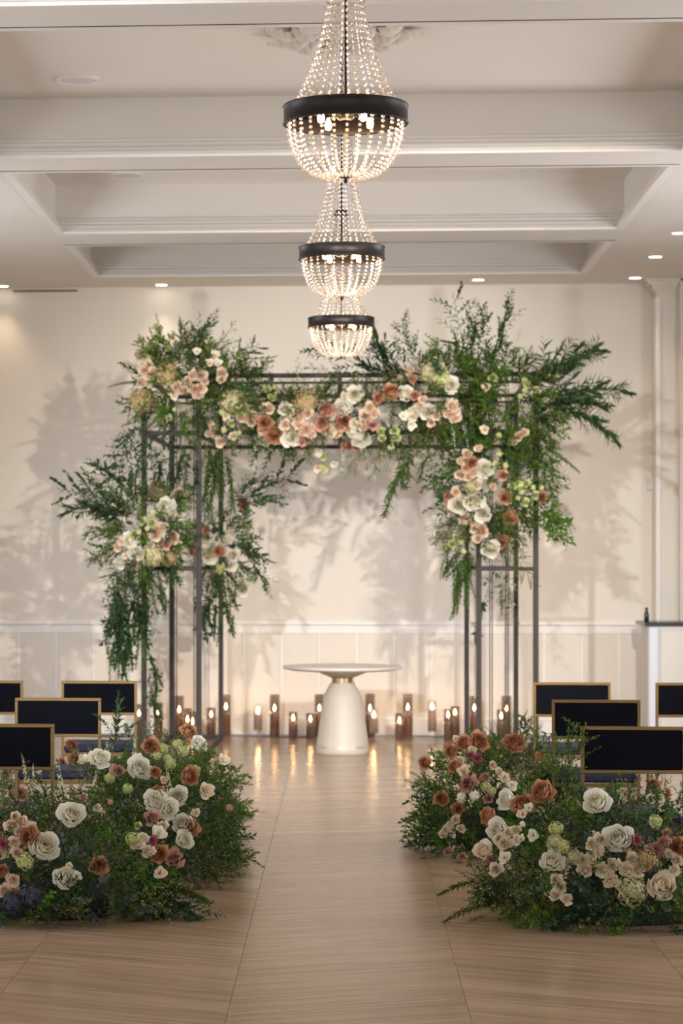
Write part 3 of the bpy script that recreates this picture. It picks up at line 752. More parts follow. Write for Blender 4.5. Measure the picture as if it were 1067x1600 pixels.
def budm(cm):
    m = MB()
    for i in range(6): petal(m, i * 2.4, 0.10 + 0.02 * (i % 2), 0.25, 0.7, 0.34, -0.9, 0, 0.3 + 0.6 * R(), 4, 3, 0.6, 0.02)
    calyx(m, 1)
    return m.mesh('bud', [cm, G_BRIGHT, G_STEM])
def carnation(cm):
    m = MB()
    for i in range(26):
        t = i / 26; petal(m, i * 2.4, 0.02 + 0.05 * t, 0.1 + 1.1 * t, 0.5 - 0.03 * t, 0.16, 0.2, 0, R(), 3, 4, 0.1, 0.07)
    calyx(m, 1)
    return m.mesh('carnation', [cm, G_BRIGHT, G_STEM])
def ball(cm, n=80, fs=0.11, open_=True, half=True):
    """hydrangea or viburnum head: florets of four petals all over a dome"""
    m = MB()
    for i in range(n):
        z = 1 - (1.5 if half else 2) * (i + .5) / n; r = math.sqrt(max(0, 1 - z * z)); a = i * 2.39996
        nrm = Vector((r * math.cos(a), r * math.sin(a), z)); c = nrm * U(0.37, 0.52)
        nrm = (nrm + Vector((U(-.45, .45), U(-.45, .45), U(-.45, .45)))).normalized(); t1 = nrm.orthogonal().normalized(); t2 = nrm.cross(t1); sp = U(0, 6.28); var = R()
        for q in range(4):
            b = sp + q * math.pi / 2
            d = t1 * math.cos(b) + t2 * math.sin(b); e = t1 * math.cos(b + .78) + t2 * math.sin(b + .78); g = t1 * math.cos(b - .78) + t2 * math.sin(b - .78)
            m.add([c, c + g * fs * .62 + nrm * 0.012, c + d * fs + nrm * U(-.03, .02), c + e * fs * .62 + nrm * 0.012], [(0, 1, 2, 3)], 0, min(1, max(0, var + U(-.15, .15))))
    m.lathe([(0.0005, 0.33), (0.25, 0.2), (0.31, 0.0), (0.25, -0.25), (0.05, -0.32)], 10, mi=0, var=0.1)
    m.tube([(0, 0, -0.2), (0.05, 0, -0.6), (0.1, 0.05, -1.1)], 0.03, 4, 2)
    return m.mesh('flower_head', [cm, G_BRIGHT, G_STEM])
def spike(cm):
    """tapering plume of tiny florets, 1 long, along +Z"""
    m = MB(); m.tube([(0, 0, -0.3), (0, 0, 0.4), (0.03, 0, 0.95)], 0.012, 4, 2)
    for i in range(110):
        t = i / 110; r = (0.075 * (1 - t) ** 0.8 + 0.006) * U(.5, 1.35); a = i * 2.39996; z = t * 1.0 + U(-.015, .015)
        c = Vector((r * math.cos(a) + 0.03 * t, r * math.sin(a), z)); s = 0.036 * (1 - .55 * t) * U(.5, 1.25); g = 1 if R() < .3 else 0
        m.add([c + Vector((s, 0, 0)), c + Vector((0, s, 0)), c + Vector((-s, 0, 0)), c + Vector((0, -s, 0)), c + Vector((0, 0, s)), c - Vector((0, 0, s))],
              [(0, 1, 4), (1, 2, 4), (2, 3, 4), (3, 0, 4), (1, 0, 5), (2, 1, 5), (3, 2, 5), (0, 3, 5)], g, R())
    return m.mesh('flower_spike', [cm, G_BRIGHT, G_STEM])
FLW = {
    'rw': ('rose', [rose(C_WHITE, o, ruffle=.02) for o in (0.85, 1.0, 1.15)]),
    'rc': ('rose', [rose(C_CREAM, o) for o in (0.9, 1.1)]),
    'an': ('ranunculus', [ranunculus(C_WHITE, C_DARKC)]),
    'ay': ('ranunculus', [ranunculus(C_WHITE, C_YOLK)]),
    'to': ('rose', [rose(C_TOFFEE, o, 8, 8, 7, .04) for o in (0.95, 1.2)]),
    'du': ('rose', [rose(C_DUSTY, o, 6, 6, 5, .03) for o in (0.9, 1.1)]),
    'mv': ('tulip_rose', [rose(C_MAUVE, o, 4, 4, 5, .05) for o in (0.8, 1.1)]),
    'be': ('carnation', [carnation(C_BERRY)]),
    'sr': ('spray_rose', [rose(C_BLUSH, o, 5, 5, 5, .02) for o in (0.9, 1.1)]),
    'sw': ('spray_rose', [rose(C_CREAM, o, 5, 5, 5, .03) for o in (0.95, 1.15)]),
    'lw': ('lisianthus', [lisianthus(C_WHITE), lisianthus(C_CREAM)]),
    'bw': ('tulip_bud', [budm(C_WHITE)]),
    'lg': ('lisianthus_bud', [budm(C_GREEN), rose(C_GREEN, .8, 4, 4, 4)]),
    'pb': ('rose_bud', [budm(C_MAUVE)]),
    'vb': ('viburnum', [ball(C_GREEN, 90, .105), ball(C_GREEN, 100, .10)]),
    'hy': ('hydrangea', [ball(C_HYD, 190, .085), ball(C_HYD, 180, .085)]),
    'hc': ('hydrangea', [ball(C_HYDC, 190, .085)]),
    'hb': ('hydrangea', [ball(C_HYDB, 190, .085)]),
    'hd': ('hydrangea', [ball(C_HYDD, 190, .085)]),
    'sp': ('flower_spike', [spike(C_WHITE), spike(C_CREAM)]),
}

# ------------------------------------------------------------------ branch meshes (grow along +Z, bend towards +X)
def leaf(m, p, d, up, ln, w, mi=0, var=0.5, fold=0.18, droop=0.15):
    d = d.normalized(); s = d.cross(up)
    if s.length < 1e-3: s = d.orthogonal()
    s.normalize(); n = s.cross(d).normalized()
    mid = p + d * ln * 0.45; tip = p + d * ln - n * ln * droop
    m.add([p, mid + s * w * .5 + n * w * fold, tip, mid - s * w * .5 + n * w * fold, mid], [(0, 1, 4), (1, 2, 4), (2, 3, 4), (3, 0, 4)], mi, var)
def branch(L, n, ll, lw, lm, ang=0.9, bend=0.25, two=True, twigs=0, twl=0.3, buds=0, stem=0.0022, whorl=1, wob=0.15, rnd=0.35, t0=0.08, twn=8, droop=.15):
    m = MB(); ph = [U(0, 6.28) for _ in range(3)]
    def pos(t): return Vector((bend * L * t * t, wob * L * 0.3 * math.sin(2.2 * t + ph[0]) * t, L * t * (1 - 0.25 * abs(bend) * t)))
    def tan(t): return (pos(min(1, t + .03)) - pos(max(0, t - .03))).normalized()
    m.tube([pos(i / 6) for i in range(7)], stem, 3, 1, taper=0.35)
    def leaves(posf, tanf, cnt, l0, base, t_0, sz):
        for i in range(cnt):
            t = t_0 + (1 - t_0) * (i + .5) / cnt; p = posf(t); d = tanf(t); o = d.orthogonal().normalized(); b = d.cross(o)
            for w_ in range(whorl):
                az = (base + (i % 2) * math.pi + U(-rnd, rnd)) if two else (i * 2.4 + w_ * 6.283 / whorl + U(-rnd, rnd))
                side = o * math.cos(az) + b * math.sin(az)
                an = ang * U(0.75, 1.2) * (1 - .45 * t)
                k = sz * U(.75, 1.15) * (1 - 0.45 * max(0, t - .6) / .4)
                leaf(m, p, d * math.cos(an) + side * math.sin(an), d * math.sin(an) - side * math.cos(an) * .4 + Vector((0, 0, .4)), ll * k, lw * k, 0, R(), .18, droop * U(.2, 1.6))
    base = U(0, 6.28)
    if twigs == 0: leaves(pos, tan, n, L, base, t0, 1.0)
    else:
        leaves(pos, tan, n, L, base, 0.5, 1.0)
        for q in range(twigs):
            t = t0 + (0.93 - t0) * (q + .5) / twigs; p0 = pos(t); d0 = tan(t); o = d0.orthogonal().normalized(); b = d0.cross(o); az = (base + (q % 2) * math.pi + U(-.5, .5)) if two else q * 2.4
            dd = (d0 * math.cos(ang * .8) + (o * math.cos(az) + b * math.sin(az)) * math.sin(ang * .8)).normalized(); tl = twl * L * U(.7, 1.2) * (1 - .55 * t)
            cv = Vector((U(-.2, .2), U(-.2, .2), U(-.2, .25))) * tl
            pf = (lambda p0, dd, tl, cv: (lambda s: p0 + dd * tl * s + cv * s * s))(p0, dd, tl, cv)
            tf = (lambda dd, cv, tl: (lambda s: (dd * tl + cv * 2 * s).normalized()))(dd, cv, tl)
            m.tube([pf(0), pf(.5), pf(1)], stem * .6, 3, 1, taper=.4)
            leaves(pf, tf, twn, tl, U(0, 6.28), .1, .9)
            for _ in range(buds):
                s = U(.5, 1.05); c = pf(s) + Vector((U(-1, 1), U(-1, 1), U(-1, 1))) * ll * .5; r = ll * U(.16, .28)
                m.add([c + Vector((r, 0, 0)), c + Vector((-.5 * r, .87 * r, 0)), c + Vector((-.5 * r, -.87 * r, 0)), c + Vector((0, 0, r)), c - Vector((0, 0, r))], [(0, 1, 3), (1, 2, 3), (2, 0, 3), (1, 0, 4), (2, 1, 4), (0, 2, 4)], 2, R())
    return m.mesh('branch', [lm, G_STEM, G_BUD])
BR = {}
def reg(key, name, length, fn, n=3): BR[key] = (name, length, [fn() for _ in range(n)])
reg('rus', 'ruscus_branch', 0.5, lambda: branch(0.5, 12, 0.058, 0.025, G_DARK, 0.9, U(.1, .3), True, 10, .45, twn=8, wob=.3))
reg('rusS', 'ruscus_sprig', 0.26, lambda: branch(0.26, 22, 0.052, 0.023, G_DARK, 1.0, U(.1, .35), False, wob=.3))
reg('wil', 'olive_branch', 0.6, lambda: branch(0.6, 14, 0.095, 0.027, G_MID, 0.6, U(.2, .4), True, 9, .42, twn=8, wob=.3, droop=.4))
reg('wilD', 'willow_branch', 0.6, lambda: branch(0.6, 18, 0.105, 0.028, G_DARK, 0.55, U(.2, .4), True, 11, .45, twn=10, wob=.3, droop=.4))
reg('fre', 'leafy_sprig', 0.26, lambda: branch(0.26, 7, 0.034, 0.020, G_BRIGHT, 0.9, U(.05, .3), False, 9, .5, twn=8))
reg('bus', 'bushy_sprig', 0.26, lambda: branch(0.26, 6, 0.022, 0.012, G_BUSH, 0.95, U(0, .3), False, 12, .5, twn=10, buds=3))
reg('bri', 'box_sprig', 0.24, lambda: branch(0.24, 6, 0.022, 0.014, G_FERN, 0.95, U(0, .3), False, 12, .5, twn=11))
reg('fer', 'plumosus_fern', 0.32, lambda: branch(0.32, 10, 0.020, 0.0035, G_FERN, 0.8, U(.1, .4), True, 16, .42, twn=16, stem=.0012, whorl=2))
reg('thin', 'thin_twig', 0.5, lambda: branch(0.5, 18, 0.030, 0.013, G_BUSH, 0.9, U(.1, .3), True, 8, .22, twn=5, buds=1, stem=.0016))
reg('vin', 'trailing_vine', 0.7, lambda: branch(0.7, 40, 0.066, 0.034, G_DARK, 1.2, U(-.1, .15), True, 7, .2, twn=5, wob=.6, droop=.1))
reg('vinO', 'trailing_vine', 0.7, lambda: branch(0.7, 60, 0.085, 0.027, G_MID, 0.8, U(-.1, .15), False, 0, .16, wob=.5, droop=.3))
reg('euc', 'eucalyptus_sprig', 0.28, lambda: branch(0.28, 20, 0.042, 0.034, G_GREY, 1.0, U(.1, .3), False))
reg('dar', 'glossy_leaf_sprig', 0.28, lambda: branch(0.28, 9, 0.050, 0.021, G_DARK, 0.9, U(.1, .3), False, 5, .5, twn=6))
reg('plu', 'needle_plume', 0.35, lambda: branch(0.35, 130, 0.034, 0.009, G_BUSH, 0.9, U(.05, .3), False, stem=.002))

def orient(d, spin=None, bend_to=None):
    """rotation taking +Z to d; +X towards bend_to when given, else a random spin"""
    d = Vector(d).normalized()
    if bend_to is not None:
        x = Vector(bend_to) - d * d.dot(Vector(bend_to))
        if x.length > 1e-3:
            x.normalize(); y = d.cross(x)
            return Matrix((x, y, d)).transposed().to_4x4()
    q = d.to_track_quat('Z', 'Y').to_matrix().to_4x4()
    return q @ Matrix.Rotation(U(0, 6.283) if spin is None else spin, 4, 'Z')
def put_branch(parent, key, p, d, ln, bend_to=None, spin=None):
    name, L, ms = BR[key]; s = ln / L
    mtx = Matrix.Translation(Vector(p) - parent.location) @ orient(d, spin, bend_to) @ Matrix.Diagonal((s, s, s, 1))
    return link(name, random.choice(ms), parent, mtx=mtx)
def put_flower(parent, key, p, d, dia, var=None):
    name, ms = FLW[key]
    mtx = Matrix.Translation(Vector(p) - parent.location) @ orient(d) @ Matrix.Diagonal((dia, dia, dia, 1))
    return link(name, random.choice(ms) if var is None else ms[var % len(ms)], parent, mtx=mtx)

class Mound:
    def __init__(s, t, c, r, base=True): s.t, s.c, s.r = t, Vector(c), Vector(r)
    def hit(s, px, py, k=1.0):
        d = ray(px, py); o = CP - s.c; r = s.r * k
        A = sum((d[i] / r[i]) ** 2 for i in range(3)); B = 2 * sum(d[i] * o[i] / r[i] ** 2 for i in range(3)); C = sum((o[i] / r[i]) ** 2 for i in range(3)) - 1
        D = B * B - 4 * A * C
        if D < 0: return None
        return CP + d * ((-B - math.sqrt(D)) / (2 * A))
    def normal(s, p): return Vector([(p[i] - s.c[i]) / s.r[i] ** 2 for i in range(3)]).normalized()
def place_flowers(mounds, L, face=0.65):
    """each flower sits on the nearest mound its sight line meets"""
    for (key, px, py, size) in L:
        best = None
        for md in mounds:
            h = md.hit(px, py, 1.2)
            if h is not None and h.z > 0.02 and (best is None or h.y < best[0].y): best = (h, md)
        if best is None:
            md = min(mounds, key=lambda q: (P(px, py, q.c.y) - q.c).length / max(q.r)); h = P(px, py, md.c.y)
            if h.z < 0.05: h = floor_at(px, py); h.z = 0.05
            best = (h, md)
        h, md = best; dia = size * h.y / F * (0.9 if key in ('hy', 'hc', 'hd') else (1.0 if h.y < 15 else 1.14))
        tocam = (CP - h).normalized(); n = md.normal(h)
        d = (n * (1 - face) + tocam * face + Vector((U(-.35, .35), U(-.1, .1), U(-.15, .35)))).normalized()
        if key == 'sp':
            d = Vector((U(-.25, .25), -.1, 1)) if size > 0 else Vector((U(-.2, .2), -.1, -1)); dia = abs(dia)
        p = h - d * dia * (0.25 if key != 'sp' else 0.5)
        put_flower(md.t, key, p, d, dia * (1.12 if key != 'sp' else 1.0))
def fill(md, n, mix, ln=(0.16, 0.28), k=0.72, up=0.25, zmin=0.02, lim=None, cam_side=0.0, keys=None):
    """sprigs growing out of a mound all round"""
    keys = [q for q, w in mix for _ in range(w)]
    i = 0; tries = 0
    while i < n and tries < n * 12:
        tries += 1
        z = U(-0.15 if zmin is not None else -1, 1); a = U(0, 6.283); r = math.sqrt(1 - z * z)
        dirv = Vector((r * math.cos(a), r * math.sin(a), z))
        if cam_side and dirv.y > 0.35: continue
        p = md.c + Vector([dirv[j] * md.r[j] * k * U(.8, 1.05) for j in range(3)])
        if zmin is not None and p.z < zmin: p.z = zmin + U(0, .05)
        nrm = Vector([dirv[j] / md.r[j] for j in range(3)]).normalized()
        d = (nrm + Vector((U(-.5, .5), U(-.5, .5), U(-.3, .5) + up))).normalized()
        l = U(*ln) * (0.74 if cam_side and dirv.y < -0.3 else 1.0)
        tip = p + d * l
        if zmin is not None and tip.z < 0.02: d.z = (0.03 - p.z) / l; d.normalize(); tip = p + d * l
        if lim and not (lim[0] < tip.x < lim[1]): continue
        key = random.choice(keys); put_branch(md.t, key, p, d, l, Vector((0, 0, -1)) if R() < .6 else None); i += 1
def dark_core(md, k=0.5):  # added core that blocks the view through, dark like the shaded inside
    m = MB(); n = 14; v = []; rows = 7
    for i in range(rows + 1):
        e = math.pi / 2 * i / rows
        for j in range(n):
            a = 2 * math.pi * j / n; w = U(.9, 1.08)
            v.append((md.r.x * k * math.cos(e) * math.cos(a) * w, md.r.y * k * math.cos(e) * math.sin(a) * w, md.r.z * k * math.sin(e) * w + 0.004))
    f = [(i * n + j, i * n + (j + 1) % n, (i + 1) * n + (j + 1) % n, (i + 1) * n + j) for i in range(rows) for j in range(n)]
    m.add(v, f, 0, .5, True); obj('dark_core_dome', m, M_DARK_CORE, md.t, md.c - md.t.location)

# ------------------------------------------------------------------ aisle arrangements on the floor
def aisle(label, c, r):
    t = thing('aisle_flower_arrangement', label, 'flower arrangement', (c[0], c[1], 0), 'aisle flower arrangements on the floor')
    return Mound(t, (c[0], c[1], 0), r)
LA = aisle('nearest left floor arrangement with open white ranunculus and slate blue hydrangea', (-1.28, 10.05), (0.60, 0.36, 0.50))
LB = aisle('middle left floor arrangement with a trio of white roses by the aisle', (-0.95, 11.35), (0.44, 0.72, 0.56))
LC = aisle('farther left aisle arrangement of toffee roses and green viburnum balls', (-0.93, 12.9), (0.36, 0.72, 0.52))
LD = aisle('small blurred flower cluster behind the nearest left chair', (-1.95, 13.1), (0.45, 0.35, 0.32))
RA = aisle('nearest right floor arrangement of large cream roses under the chair', (1.13, 10.05), (0.56, 0.36, 0.54))
RB = aisle('farther right aisle arrangement of toffee roses leaning into the aisle', (0.80, 12.6), (0.42, 0.66, 0.56))
RC = aisle('small blurred white flower cluster seen under the nearest right chair back', (1.62, 13.3), (0.40, 0.30, 0.34))
for md in (LA, LB, LC, LD, RA, RB, RC): dark_core(md)
LG = [('rw', 113, 1272, 37), ('an', 70, 1320, 44), ('to', 45, 1308, 30), ('rw', 103, 1372, 34), ('sr', 20, 1374, 21), ('sr', 7, 1391, 21), ('sr', 22, 1393, 21),
      ('sr', 17, 1290, 20), ('sr', 34, 1283, 19), ('sr', 23, 1276, 16), ('be', 4, 1318, 20), ('sr', 30, 1301, 18), ('sr', 22, 1316, 17), ('sr', 26, 1332, 18), ('sr', 50, 1294, 18), ('vb', 41, 1345, 26),
      ('to', 3, 1360, 20), ('to', 154, 1352, 28), ('to', 295, 1292, 31), ('rw', 284, 1286, 30), ('rw', 289, 1312, 26), ('mv', 273, 1342, 32), ('to', 249, 1334, 28), ('mv', 237, 1278, 27),
      ('rw', 241, 1250, 34), ('rw', 263, 1264, 32), ('rw', 278, 1244, 32), ('rw', 219, 1200, 36), ('rw', 156, 1183, 30), ('lw', 131, 1188, 22), ('to', 236, 1166, 27), ('to', 298, 1212, 28), ('to', 296, 1143, 24),
      ('rw', 312, 1162, 25), ('lw', 349, 1188, 22), ('lw', 321, 1236, 30), ('to', 247, 1236, 20), ('to', 243, 1206, 17), ('vb', 206, 1310, 21), ('sw', 214, 1318, 20), ('sw', 224, 1309, 18), ('sw', 231, 1330, 20), ('lw', 248, 1302, 26),
      ('lw', 250, 1364, 22), ('mv', 184, 1204, 20), ('vb', 171, 1215, 15), ('vb', 200, 1232, 15), ('vb', 277, 1162, 15), ('vb', 288, 1172, 16), ('vb', 255, 1168, 16), ('vb', 268, 1193, 15), ('vb', 307, 1202, 14), ('vb', 262, 1183, 12), ('vb', 245, 1180, 12),
      ('mv', 31, 1240, 30), ('lw', 56, 1243, 22), ('to', 117, 1188, 22), ('to', 96, 1192, 14), ('to', 112, 1164, 18), ('hb', 44, 1398, 38), ('hb', 16, 1408, 34), ('lw', 121, 1369, 16), ('pb', 358, 1264, 18),
      ('pb', 172, 1254, 14), ('mv', 130, 1246, 14), ('be', 239, 1313, 17), ('lw', 306, 1270, 16), ('sw', 255, 1290, 16), ('sr', 256, 1218, 12), ('lw', 214, 1184, 18), ('sw', 152, 1262, 12), ('lg', 215, 1290, 12),
      ('sp', 165, 1172, 40), ('sp', 150, 1212, 32), ('sp', 62, 1180, 60), ('sp', 92, 1210, 62), ('sp', 40, 1205, 60), ('sp', 210, 1168, 38), ('sp', 52, 1213, 42), ('sp', 262, 1216, 46), ('lw', 108, 1352, 12)]
place_flowers([LA, LB, LC], [f for f in LG if not (f[1] < 125 and f[2] < 1250 and f[0] != 'sp')])
place_flowers([LD], [f for f in LG if (f[1] < 125 and f[2] < 1250 and f[0] != 'sp')])
RG = [('rw', 932, 1252, 38), ('rw', 966, 1309, 42), ('rw', 862, 1344, 35), ('rc', 1036, 1384, 42), ('rw', 790, 1248, 31), ('rw', 777, 1296, 34), ('rc', 754, 1328, 30), ('to', 846, 1237, 35), ('to', 816, 1256, 33), ('to', 761, 1274, 27),
      ('sw', 938, 1311, 17), ('sw', 924, 1318, 18), ('sw', 936, 1330, 16), ('sw', 926, 1342, 21), ('sw', 913, 1358, 22), ('sw', 908, 1343, 19), ('sw', 958, 1352, 22), ('sw', 941, 1358, 20), ('sw', 955, 1376, 24), ('sw', 988, 1342, 20), ('sw', 980, 1360, 22), ('sw', 997, 1358, 20), ('sw', 1006, 1352, 17),
      ('sw', 868, 1374, 17), ('sw', 876, 1386, 18), ('sw', 867, 1398, 17), ('sw', 885, 1404, 17), ('sw', 1058, 1344, 17), ('sw', 1054, 1359, 16), ('sw', 1046, 1334, 14), ('be', 994, 1312, 18), ('mv', 1024, 1329, 26), ('to', 1060, 1324, 30), ('mv', 1036, 1317, 22), ('vb', 1024, 1282, 20),
      ('hc', 988, 1390, 50), ('hy', 1010, 1345, 36), ('hc', 866, 1316, 28), ('vb', 880, 1322, 20), ('vb', 868, 1293, 22), ('hc', 898, 1340, 24), ('sw', 794, 1300, 16), ('sw', 806, 1297, 16), ('bw', 817, 1288, 14), ('sw', 808, 1311, 17), ('sw', 788, 1317, 20), ('sw', 780, 1310, 16),
      ('lw', 833, 1305, 20), ('sw', 774, 1358, 20), ('lw', 788, 1340, 22), ('lw', 816, 1272, 18), ('sp', 1036, 1240, 56), ('lw', 826, 1262, 16), ('mv', 1040, 1302, 14), ('be', 765, 1342, 12)]
place_flowers([RA], RG)
place_flowers([RB], [('to', 803, 1159, 31), ('to', 748, 1158, 28), ('to', 724, 1160, 22), ('to', 704, 1174, 21), ('to', 663, 1192, 19), ('to', 710, 1197, 20), ('to', 689, 1247, 21), ('to', 714, 1264, 19), ('mv', 730, 1224, 27), ('bw', 722, 1247, 24), ('bw', 741, 1245, 25),
      ('lw', 724, 1206, 22), ('mv', 758, 1214, 15), ('vb', 758, 1228, 15), ('vb', 768, 1236, 13), ('mv', 764, 1247, 17), ('lw', 789, 1215, 18), ('lw', 800, 1227, 18), ('be', 746, 1184, 17), ('be', 735, 1180, 13), ('sw', 696, 1296, 13), ('sw', 704, 1288, 14), ('sw', 692, 1304, 12), ('sw', 712, 1280, 13), ('sw', 720, 1294, 13),
      ('to', 844, 1182, 16), ('lw', 712, 1154, 12), ('sw', 738, 1172, 14), ('sr', 770, 1195, 12), ('mv', 700, 1330, 14), ('mv', 722, 1338, 14), ('sw', 780, 1205, 12)])
place_flowers([RC], [('lw', 948, 1234, 22), ('rw', 986, 1237, 26), ('lw', 980, 1246, 18), ('lw', 921, 1228, 16), ('lw', 1012, 1250, 20), ('rw', 945, 1222, 16), ('to', 1020, 1226, 18), ('to', 1040, 1240, 16), ('sr', 995, 1222, 14), ('lw', 962, 1240, 16)])
BUSHY = [('bus', 5), ('fre', 3), ('bri', 3), ('dar', 2), ('euc', 1)]
fill(LA, 232, [('bus', 4), ('dar', 3), ('fre', 2), ('euc', 3), ('bri', 1)], (0.14, 0.24), .74)
fill(LB, 256, [('bus', 5), ('fre', 3), ('dar', 3), ('rusS', 1), ('thin', 0), ('bri', 2)], (0.15, 0.26), .74, lim=(-1.5, -0.42))
fill(LC, 221, [('bus', 3), ('fre', 3), ('fer', 3), ('bri', 3), ('dar', 1)], (0.14, 0.25), .74, lim=(-1.3, -0.4))
fill(LD, 50, [('bus', 3), ('fre', 2)], (0.14, 0.22), .74)
fill(RA, 255, [('bus', 3), ('dar', 3), ('fre', 3), ('euc', 4), ('bri', 1)], (0.14, 0.24), .74)
fill(RB, 275, [('bus', 3), ('fre', 4), ('rusS', 3), ('bri', 2), ('fer', 2)], (0.15, 0.26), .74, lim=(0.2, 1.4))
fill(RC, 50, [('fre', 3), ('bus', 2), ('euc', 2)], (0.14, 0.22), .74)
def line(t, key, a, b, Ya, Yb=None, bend=None, scale=1.0):
    """branch from one picture point to another, each at its own depth"""
    p = P(a[0], a[1], Ya); q = P(b[0], b[1], Yb or Ya); d = q - p
    return put_branch(t, key, p, d, d.length * scale, bend)
DN = Vector((0, 0, -1)); UPV = Vector((0, 0, 1))
# low box and fern spilling over the floor in front
for (px, py) in [(150, 1425), (175, 1432), (200, 1420), (222, 1428), (120, 1420), (95, 1428), (135, 1438), (190, 1400), (170, 1405), (210, 1440), (60, 1430), (30, 1436)]:
    p = floor_at(px, py); p.z = 0.02; p.y += .12; put_branch(LA.t, random.choice(['bri', 'bus', 'bus']), p, Vector((U(-.4, .4), -.7, U(.3, .9))), U(.16, .24))
for (px, py) in [(20, 1425), (45, 1420), (75, 1415), (100, 1410), (125, 1405), (60, 1440), (90, 1442), (15, 1442), (115, 1430), (145, 1412), (80, 1395), (110, 1390), (40, 1438), (70, 1428)]:
    p = floor_at(px, min(py, 1442)); p.z = U(.02, .08); p.y += .16; put_branch(LA.t, random.choice(['euc', 'dar', 'dar', 'bus', 'rusS']), p, Vector((U(-.5, .5), -.7, U(.1, .9))), U(.16, .24))
for (px, py) in [(890, 1400), (915, 1420), (940, 1395), (970, 1420), (1000, 1410), (1030, 1425), (1055, 1405), (870, 1420), (905, 1385), (960, 1405)]:
    p = floor_at(px, 1440); p.z = U(.03, .14); p.y += .17; put_branch(RA.t, random.choice(['euc', 'dar', 'dar', 'euc']), p, Vector((U(-.5, .5), -.7, U(.1, .8))), U(.15, .22))
for (px, py) in [(760, 1430), (780, 1438), (805, 1436), (830, 1440), (790, 1415), (815, 1420), (770, 1405), (750, 1400), (845, 1425), (800, 1400), (830, 1400), (755, 1385)]:
    p = floor_at(px, py); p.z = 0.02; p.y += .12; put_branch(RA.t, random.choice(['bri', 'bus', 'bri']), p, Vector((U(-.6, .3), -.6, U(.3, .9))), U(.17, .26))
for (px, py) in [(900, 1425), (930, 1432), (960, 1428), (1000, 1432), (1040, 1430), (885, 1410), (1020, 1415), (945, 1410)]:
    p = floor_at(px, py); p.z = 0.03; p.y += .12; put_branch(RA.t, 'euc', p, Vector((U(-.5, .5), -.7, U(.2, .7))), U(.16, .22))
for a, b, k in [((225, 1375), (330, 1385), 'plu'), ((235, 1395), (322, 1410), 'rus'), ((240, 1400), (318, 1440), 'rus'), ((200, 1380), (290, 1440), 'rus'), ((215, 1360), (255, 1410), 'dar'), ((200, 1350), (250, 1385), 'dar'), ((190, 1370), (240, 1420), 'dar'), ((210, 1390), (275, 1400), 'rus'), ((215, 1372), (332, 1388), 'plu'), ((225, 1392), (328, 1412), 'rus'), ((230, 1405), (315, 1446), 'rus'), ((225, 1378), (300, 1380), 'thin'), ((180, 1395), (262, 1430), 'rus')]:
    line(LA.t, k, a, b, 10.15, 9.9, DN)
for a, b, k in [((770, 1372), (682, 1382), 'plu'), ((780, 1410), (690, 1424), 'plu'), ((790, 1400), (700, 1410), 'thin'), ((790, 1420), (712, 1440), 'thin'), ((800, 1360), (745, 1350), 'bus'), ((780, 1390), (730, 1395), 'bus')]:
    line(RA.t, k, a, b, 10.1, 9.9, DN)
for a, b, k, Y in [((330, 1250), (392, 1245), 'fer', 12.6), ((320, 1270), (375, 1275), 'fer', 12.3), ((310, 1290), (380, 1310), 'thin', 12.0), ((320, 1310), (368, 1290), 'fre', 12.1), ((320, 1240), (372, 1250), 'fer', 12.7), ((330, 1225), (365, 1205), 'fer', 13.0),
                   ((310, 1295), (355, 1320), 'fer', 11.9), ((290, 1290), (345, 1300), 'fer', 11.9), ((305, 1270), (350, 1285), 'fer', 12.1), ((340, 1200), (368, 1190), 'rusS', 13.2), ((330, 1270), (384, 1262), 'plu', 12.5), ((290, 1310), (350, 1345), 'fer', 11.7)]:
    line(LB.t if Y < 12.2 else LC.t, k, a, b, Y, Y - .1, DN)
for a, b, k, Y in [((175, 1180), (180, 1085), 'rusS', 12.0), ((178, 1150), (150, 1110), 'rusS', 12.0), ((182, 1160), (212, 1120), 'rusS', 12.0), ((180, 1140), (190, 1078), 'rusS', 12.0), ((200, 1180), (208, 1130), 'fre', 12.3), ((225, 1170), (232, 1125), 'fre', 13.0), ((250, 1160), (262, 1140), 'fre', 13.2),
                   ((150, 1230), (130, 1175), 'bus', 11.2), ((125, 1230), (110, 1170), 'bus', 11.0), ((90, 1250), (75, 1195), 'thin', 10.3), ((60, 1260), (28, 1185), 'thin', 10.2), ((215, 1180), (222, 1118), 'thin', 13.0)]:
    line(LB.t if Y < 12.5 and Y > 10.6 else (LA.t if Y < 10.6 else LC.t), k, a, b, Y)
for a, b, k, Y in [((735, 1190), (650, 1195), 'thin', 12.6), ((700, 1185), (660, 1175), 'thin', 12.6), ((720, 1250), (643, 1240), 'rus', 12.4), ((720, 1265), (660, 1255), 'rus', 12.4), ((730, 1290), (664, 1300), 'rus', 12.2), ((735, 1310), (660, 1335), 'rus', 12.1), ((740, 1320), (690, 1345), 'rusS', 12.1), ((715, 1230), (660, 1215), 'fer', 12.5), ((710, 1285), (655, 1275), 'rusS', 12.3),
                   ((800, 1180), (805, 1112), 'fer', 12.8), ((820, 1180), (830, 1118), 'fre', 12.8), ((790, 1180), (770, 1128), 'fer', 12.8), ((835, 1180), (850, 1130), 'fer', 12.8), ((780, 1190), (760, 1150), 'fer', 12.8), ((810, 1170), (815, 1125), 'bri', 12.8), ((850, 1190), (862, 1145), 'fre', 12.8), ((760, 1310), (725, 1345), 'rusS', 12.1), ((830, 1160), (815, 1115), 'bri', 12.8), ((845, 1170), (825, 1125), 'bri', 12.9)]:
    line(RB.t, k, a, b, Y)
